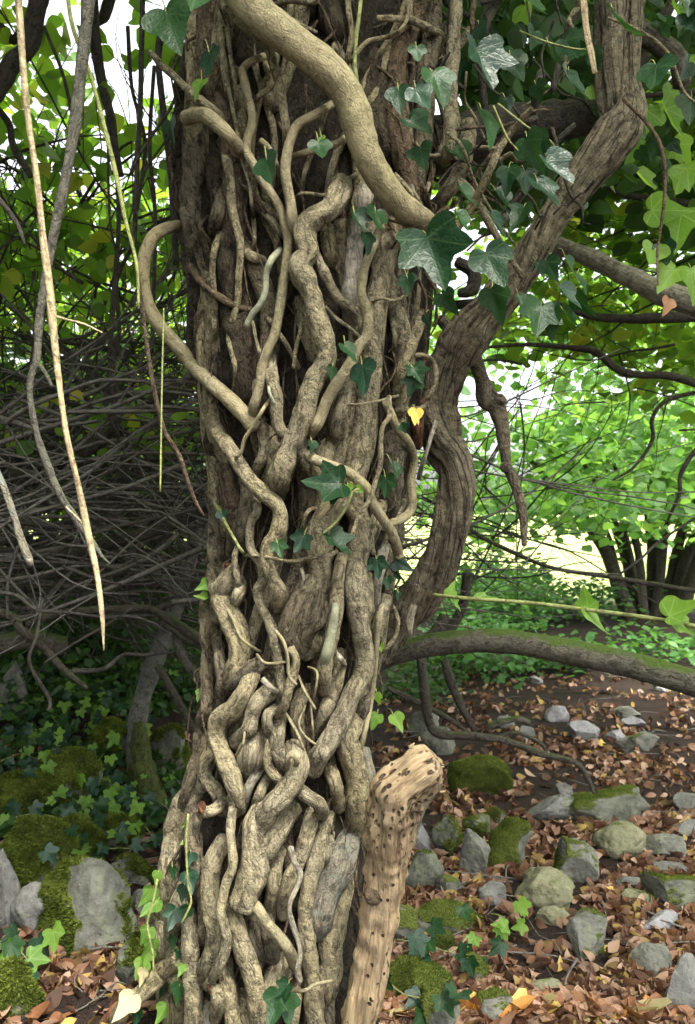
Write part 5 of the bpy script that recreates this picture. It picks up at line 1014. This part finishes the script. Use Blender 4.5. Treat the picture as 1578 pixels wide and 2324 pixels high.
# px, py of the stone's middle, width, height in pixels, material, moss, label
ROCKS = [
 (1385, 1835, 200, 95, 'stone_moss', .22, 'broad moss-topped boulder on the leaf litter beside the end of the dark branch'), (1262, 1840, 130, 70, 'stone_grey', 0, 'low grey slab beside the broad moss-topped boulder'), (1283, 1800, 60, 50, 'stone_grey', 0, 'small dark stone standing behind the low grey slab'),
 (1090, 1770, 130, 90, 'stone_moss', .42, 'rounded very mossy stone behind the broken log'), (1022, 1905, 80, 90, 'stone_moss', .30, 'squat mossy stone beside the upright dark block'), (1085, 1945, 75, 130, 'stone_half', .12, 'upright dark block of stone standing on edge'), (1150, 1925, 130, 110, 'stone_moss', .30, 'sloping mossy slab behind the upright dark block'),
 (1090, 1880, 80, 60, 'stone_moss', .40, 'mossy lump above the upright dark block'), (1125, 1855, 60, 50, 'stone_moss', .25, 'small mossy stone on top of the heap beside the log'), (952, 1905, 60, 80, 'stone_pale', 0, 'smooth pale lilac-grey stone beside the broken log'), (1300, 1965, 110, 105, 'stone_half', .18, 'pointed greenish stone between the round olive boulders'),
 (1238, 2022, 130, 98, 'stone_olive', 0, 'round pale olive boulder in the middle of the leaf litter'), (1120, 2032, 65, 52, 'stone_grey', -.2, 'smooth dark grey cobble beside the round olive boulder'), (1415, 1915, 115, 85, 'stone_olive', .05, 'domed olive boulder in front of the broad mossy boulder'), (1515, 1930, 110, 60, 'stone_half', 0, 'flat lichen-green stone beside the domed olive boulder'),
 (1525, 2025, 150, 105, 'stone_moss', .25, 'large dark mossy boulder at the picture edge'), (1455, 2040, 75, 50, 'stone_olive', .05, 'small squarish stone in front of the large dark mossy boulder'), (1440, 2008, 80, 40, 'stone_grey', 0, 'thin dark slate lying behind the small squarish stone'), (1515, 1975, 90, 40, 'stone_grey', 0, 'flat dark stone behind the large dark mossy boulder'),
 (1015, 2085, 140, 120, 'stone_moss', .26, 'moss-capped grey boulder in front of the log'), (915, 2110, 110, 95, 'stone_half', .1, 'pale mottled stone against the side of the log'), (1330, 2130, 110, 105, 'stone_half', .22, 'wedge shaped stone with a green mossy back'), (1255, 2085, 70, 45, 'stone_olive', 0, 'flat pale stone under the round olive boulder'),
 (1500, 2102, 110, 58, 'stone_pale', -.1, 'flat pale grey angular stone in the litter'), (1480, 2190, 90, 95, 'stone_half', .05, 'pointed grey-green stone standing up from the litter'), (1560, 2260, 130, 150, 'stone_grey', -.05, 'big bare grey slab at the lower corner'), (1240, 2250, 90, 40, 'stone_olive', .05, 'low grey-green stone half buried in brown leaves'),
 (925, 2225, 170, 125, 'stone_moss', .34, 'bright moss-capped stone at the foot of the log'), (1000, 2300, 100, 130, 'stone_moss', .25, 'steep mossy stone in front of the bright moss-capped stone'), (1080, 2210, 80, 80, 'stone_moss', .25, 'mossy stone between the bright moss cap and the litter'), (1120, 2300, 110, 85, 'stone_half', .22, 'mossy-shouldered pale stone at the bottom edge'),
 (960, 1985, 90, 90, 'stone_moss', .22, 'dim mossy stone leaning beside the log'), (1020, 2010, 80, 50, 'stone_half', .12, 'small stone with yellow leaves on it'), (1005, 2150, 60, 70, 'stone_moss', .4, 'mossy lump below the moss-capped grey boulder'),
 (1000, 1690, 80, 70, 'stone_half', .1, 'dark grey-green boulder under the low branches'), (970, 1650, 90, 60, 'stone_half', .05, 'grey boulder half hidden under the low branches'), (1270, 1625, 60, 40, 'stone_pale', 0, 'pale stone with a dark shadowed side on the path'), (1318, 1660, 80, 50, 'stone_pale', -.1, 'pale lilac stone lying flat on the path'), (1450, 1690, 90, 50, 'stone_half', 0, 'grey-green flat stone on the far path'),
 (1440, 1640, 50, 26, 'stone_pale', 0, 'small pale far stone on the bare soil'), (1400, 1675, 55, 28, 'stone_pale', 0, 'flat pale stone beside the grey-green flat stone'), (1190, 1665, 60, 34, 'stone_grey', 0, 'grey stone near the arched twig'), (1145, 1640, 50, 30, 'stone_grey', 0, 'grey stone beyond the arched twig'), (1430, 1618, 70, 26, 'stone_half', .05, 'low far stone with green patches'), (1505, 1560, 60, 24, 'stone_pale', 0, 'pale flat far stone near the path bend'),
 (1200, 1500, 50, 24, 'stone_pale', 0, 'pale stone by the far herbs'), (1215, 1545, 36, 20, 'stone_pale', 0, 'tiny pale stone near the far herbs'), (1560, 1830, 90, 50, 'stone_grey', 0, 'dark stone at the picture edge behind the domed boulder'), (1560, 1880, 80, 40, 'stone_grey', .0, 'grey slab at the picture edge'),
 # left hand side
 (190, 2075, 225, 210, 'stone_half', .30, 'grey boulder with moss draped over its left side'), (95, 2075, 120, 120, 'stone_grey', -.1, 'dark angular stone tucked behind the draped boulder'), (75, 1960, 200, 170, 'stone_moss', .5, 'big hump wholly covered in bright moss'), (170, 1930, 150, 130, 'stone_moss', .5, 'dark green mossy hump behind the big bright one'), (262, 1895, 105, 85, 'stone_moss', .45, 'rounded dark mossy stone in the ground ivy'),
 (60, 1830, 190, 150, 'stone_moss', .45, 'tall mossy bank stone under the ground ivy'), (160, 1790, 200, 150, 'stone_moss', .4, 'broad mossy bank stone hung with ivy'), (300, 1985, 110, 70, 'stone_half', .25, 'flat stone with a moss patch beside the trunk'), (20, 2030, 60, 190, 'stone_grey', -.1, 'upright pale slab at the picture edge'),
 (300, 2190, 120, 120, 'stone_moss', .3, 'low mossy stone under the bright young leaves'), (35, 2260, 110, 150, 'stone_moss', .35, 'mossy stone at the lower left corner'), (30, 1580, 110, 160, 'stone_half', .1, 'dark speckled boulder at the edge of the bank'), (340, 2060, 80, 90, 'stone_half', .2, 'shadowed stone against the trunk foot'), (240, 1700, 150, 110, 'stone_moss', .35, 'shaded mossy stone below the sapling'), (395, 1720, 110, 140, 'stone_moss', .3, 'shaded mossy block between sapling and trunk')]
ROCKDISC = []
for i, (px, py, w, h, m, mo, lb) in enumerate(ROCKS):
    g = on_ground(px, py + h * 0.42); Y = g.y + w / FP * g.y * 0.28
    sx = w / 2 / FP * Y; sz = h / 2 / FP * Y; sy = sx * RNG.uniform(.65, .85)
    V, F, N = rock_mesh(i + 3, sx * 1.10, sy, sz * 1.16, 9 if 'round' not in lb and 'domed' not in lb and 'hump' not in lb and 'draped' not in lb else 3)
    rz = RNG.uniform(-.4, .4); c = P(px, py, Y); e = empty('stone', (c.x, c.y, g.z), lb, 'stone', 'stones in the leaf litter' if px > 860 else 'stones left of the trunk')
    e.rotation_euler = (0, 0, rz)
    dz = c.z - g.z
    V = [v + Vector((0, 0, dz)) for v in V]
    bias = 4.5 if 'draped' in lb and 'left' in lb else 0.0
    mv = [moss_value(v + Vector((i, 0, 0)), n, mo) - bias * v.x for v, n in zip(V, N)]
    rk = mesh_obj('rock', [tuple(v) for v in V], F, M[m], e, {'mossy': ('FLOAT', mv)})
    if mo > 0.12: moss_cushion(rk, V, F, mo, 0.009 if px < 500 else 0.0045, i, bias)
    ROCKDISC.append((c.x, c.y, max(sx, sy) * 0.9))

# ------------------------------------------------------------------ fallen leaves
spots = []
tries = 0
while len(spots) < 8500 and tries < 60000:
    tries += 1
    if RNG.random() < 0.72: px, py = RNG.uniform(850, 1640), 1480 + 880 * RNG.random() ** 0.75
    else: px, py = RNG.uniform(-60, 520), RNG.uniform(1650, 2400)
    p = on_ground(px, py)
    if p.y < 0.9: continue
    if any((p.x - x) ** 2 + (p.y - y) ** 2 < (r * .8) ** 2 for x, y, r in ROCKDISC): continue
    if (p.x - prof(0)[0]) ** 2 + (p.y - YC) ** 2 < 0.15 ** 2: continue
    if px < 520 and py < 1950 and RNG.random() < 0.6: continue
    if noise.noise(Vector((p.x * 3.2, p.y * 3.2, 2))) < -0.12 and RNG.random() < 0.85: continue
    spots.append(p)
spots.sort(key=lambda p: p.y)
vis = [p for p in spots if 0 <= 789 + p.x / p.y * FP <= 1578 and 1162 + (CAM.z - p.z) / p.y * FP < 2330]
near = set(id(p) for p in vis[:300])
LB2 = {'brownleaf': ('curled brown dead leaf lying in the leaf litter', 'brown fallen leaves'), 'tanleaf': ('pinkish tan dead leaf lying in the leaf litter', 'pinkish tan fallen leaves'), 'yellow': ('yellow fallen leaf lying on the brown litter', 'yellow fallen leaves'), 'orange': ('orange fallen leaf lying on the brown litter', 'orange fallen leaves'), 'cream': ('cream-coloured fallen leaf lying on the brown litter', 'cream fallen leaves')}
far_c = []
for p in spots:
    if id(p) in near:
        m = RNG.choices(['brownleaf', 'tanleaf', 'yellow', 'orange', 'cream'], [46, 34, 9, 6, 4])[0]
        a = RNG.uniform(0, 6.28); tip = Vector((math.cos(a), math.sin(a), RNG.gauss(0, .3))); nrm = Vector((RNG.gauss(0, .45), RNG.gauss(-.2, .45), 1))
        o = put_leaf('fallen_leaf', leaf_data('beech' if RNG.random() < .8 else 'heart', m), p + Vector((0, 0, RNG.uniform(.006, .02))) - tip * .02, tip, nrm, RNG.uniform(.045, .07))
        tag(o, LB2[m][0], 'leaf', LB2[m][1])
    else: far_c.append((p.x, p.y, p.z + RNG.uniform(.004, .018)))
leaf_cloud('leaf_litter', 'carpet of small brown and tan dead leaves over the path soil', 'leaf litter', np.array(far_c), (0.026, 0.056), 'litter', flat=.2, down=0.0, narrow=.72, curl=.32, fine=True, even=True)

# ground ivy on the left bank: trailing plants, each with its leaves
def trailing_ivy(path, n, size, label, mats=('ivy', 'ivyblue', 'ivylight')):
    g = [on_ground(*q) for q in path]; g = [p + Vector((0, -0.03, 0.05)) for p in g]
    e = empty('ground_ivy', g[-1], label, 'ivy', 'trailing ivy on the bank')
    tube_obj('stem', g, [0.0016] * len(g), M['greenstem'], e, sides=5, step=0.03, rough=0)
    q, _ = resample(g, [0] * len(g), 0.02)
    for k in range(n):
        p = q[RNG.randrange(len(q))] + Vector((RNG.gauss(0, .05), RNG.gauss(-.02, .04), RNG.gauss(.02, .03)))
        tip = Vector((RNG.gauss(0, .7), RNG.gauss(-.4, .4), RNG.gauss(-.7, .4))); nrm = Vector((RNG.gauss(0, .4), -0.8, 0.7 + RNG.gauss(0, .3)))
        put_leaf('leaf', leaf_data('ivy', RNG.choice(mats)), p, tip, nrm, RNG.uniform(*size), e)
trailing_ivy([(20, 1640), (60, 1610), (110, 1640), (150, 1690)], 34, (.025, .045), 'trailing ivy over the speckled boulder')
trailing_ivy([(180, 1600), (230, 1650), (260, 1700), (230, 1760)], 36, (.025, .045), 'trailing ivy in the shade beside the sapling')
trailing_ivy([(120, 1780), (180, 1850), (240, 1880), (290, 1860)], 40, (.022, .04), 'trailing ivy across the mossy bank stones')
trailing_ivy([(10, 1760), (60, 1740), (100, 1760), (140, 1745)], 26, (.022, .04), 'trailing ivy over the tall mossy bank stone')
trailing_ivy([(140, 1960), (200, 1990), (250, 1960), (310, 1960)], 26, (.03, .045), 'trailing ivy behind the moss-draped boulder')
trailing_ivy([(320, 1760), (340, 1830), (380, 1860), (400, 1890)], 30, (.015, .026), 'fine bright ivy climbing the mossy sapling foot', ('ivylight', 'ivy'))
trailing_ivy([(10, 2180), (60, 2200), (100, 2260)], 9, (.035, .05), 'few ivy leaves among brown leaves at the lower corner')
trailing_ivy([(300, 1560), (360, 1600), (420, 1580), (440, 1560)], 26, (.025, .04), 'shaded ivy beneath the fallen branches')
trailing_ivy([(60, 1690), (110, 1720), (180, 1730), (220, 1790)], 30, (.02, .035), 'small ivy over the shaded mossy stones')
trailing_ivy([(250, 1800), (280, 1850), (330, 1900), (350, 1930)], 30, (.022, .036), 'bright ivy around the rounded dark mossy stone')
trailing_ivy([(10, 1900), (80, 1880), (150, 1890)], 14, (.022, .036), 'ivy along the top of the big bright moss hump')
trailing_ivy([(40, 1530), (120, 1560), (200, 1580), (260, 1570)], 30, (.022, .04), 'ivy on the dark bank under the dipping branch', ('ivy', 'ivydark', 'ivylight'))
trailing_ivy([(900, 2170), (960, 2180), (1020, 2200), (1060, 2160)], 10, (.03, .045), 'dark ivy sprig between the moss-capped stones', ('ivyblue', 'ivy'))
trailing_ivy([(880, 2270), (920, 2300), (1000, 2310)], 8, (.03, .045), 'dark ivy sprig at the foot of the log', ('ivyblue', 'ivy'))
trailing_ivy([(1110, 2110), (1140, 2120), (1150, 2160)], 6, (.025, .035), 'light green seedling in the leaf litter', ('ivylight',))
o = put_leaf('fallen_leaf', leaf_data('heart', 'cream'), P(300, 2262, 1.36), Vector((-.5, -.3, -.6)), Vector((.1, -1, .5)), .042); tag(o, 'large cream dead leaf resting against the ivy root', 'leaf')
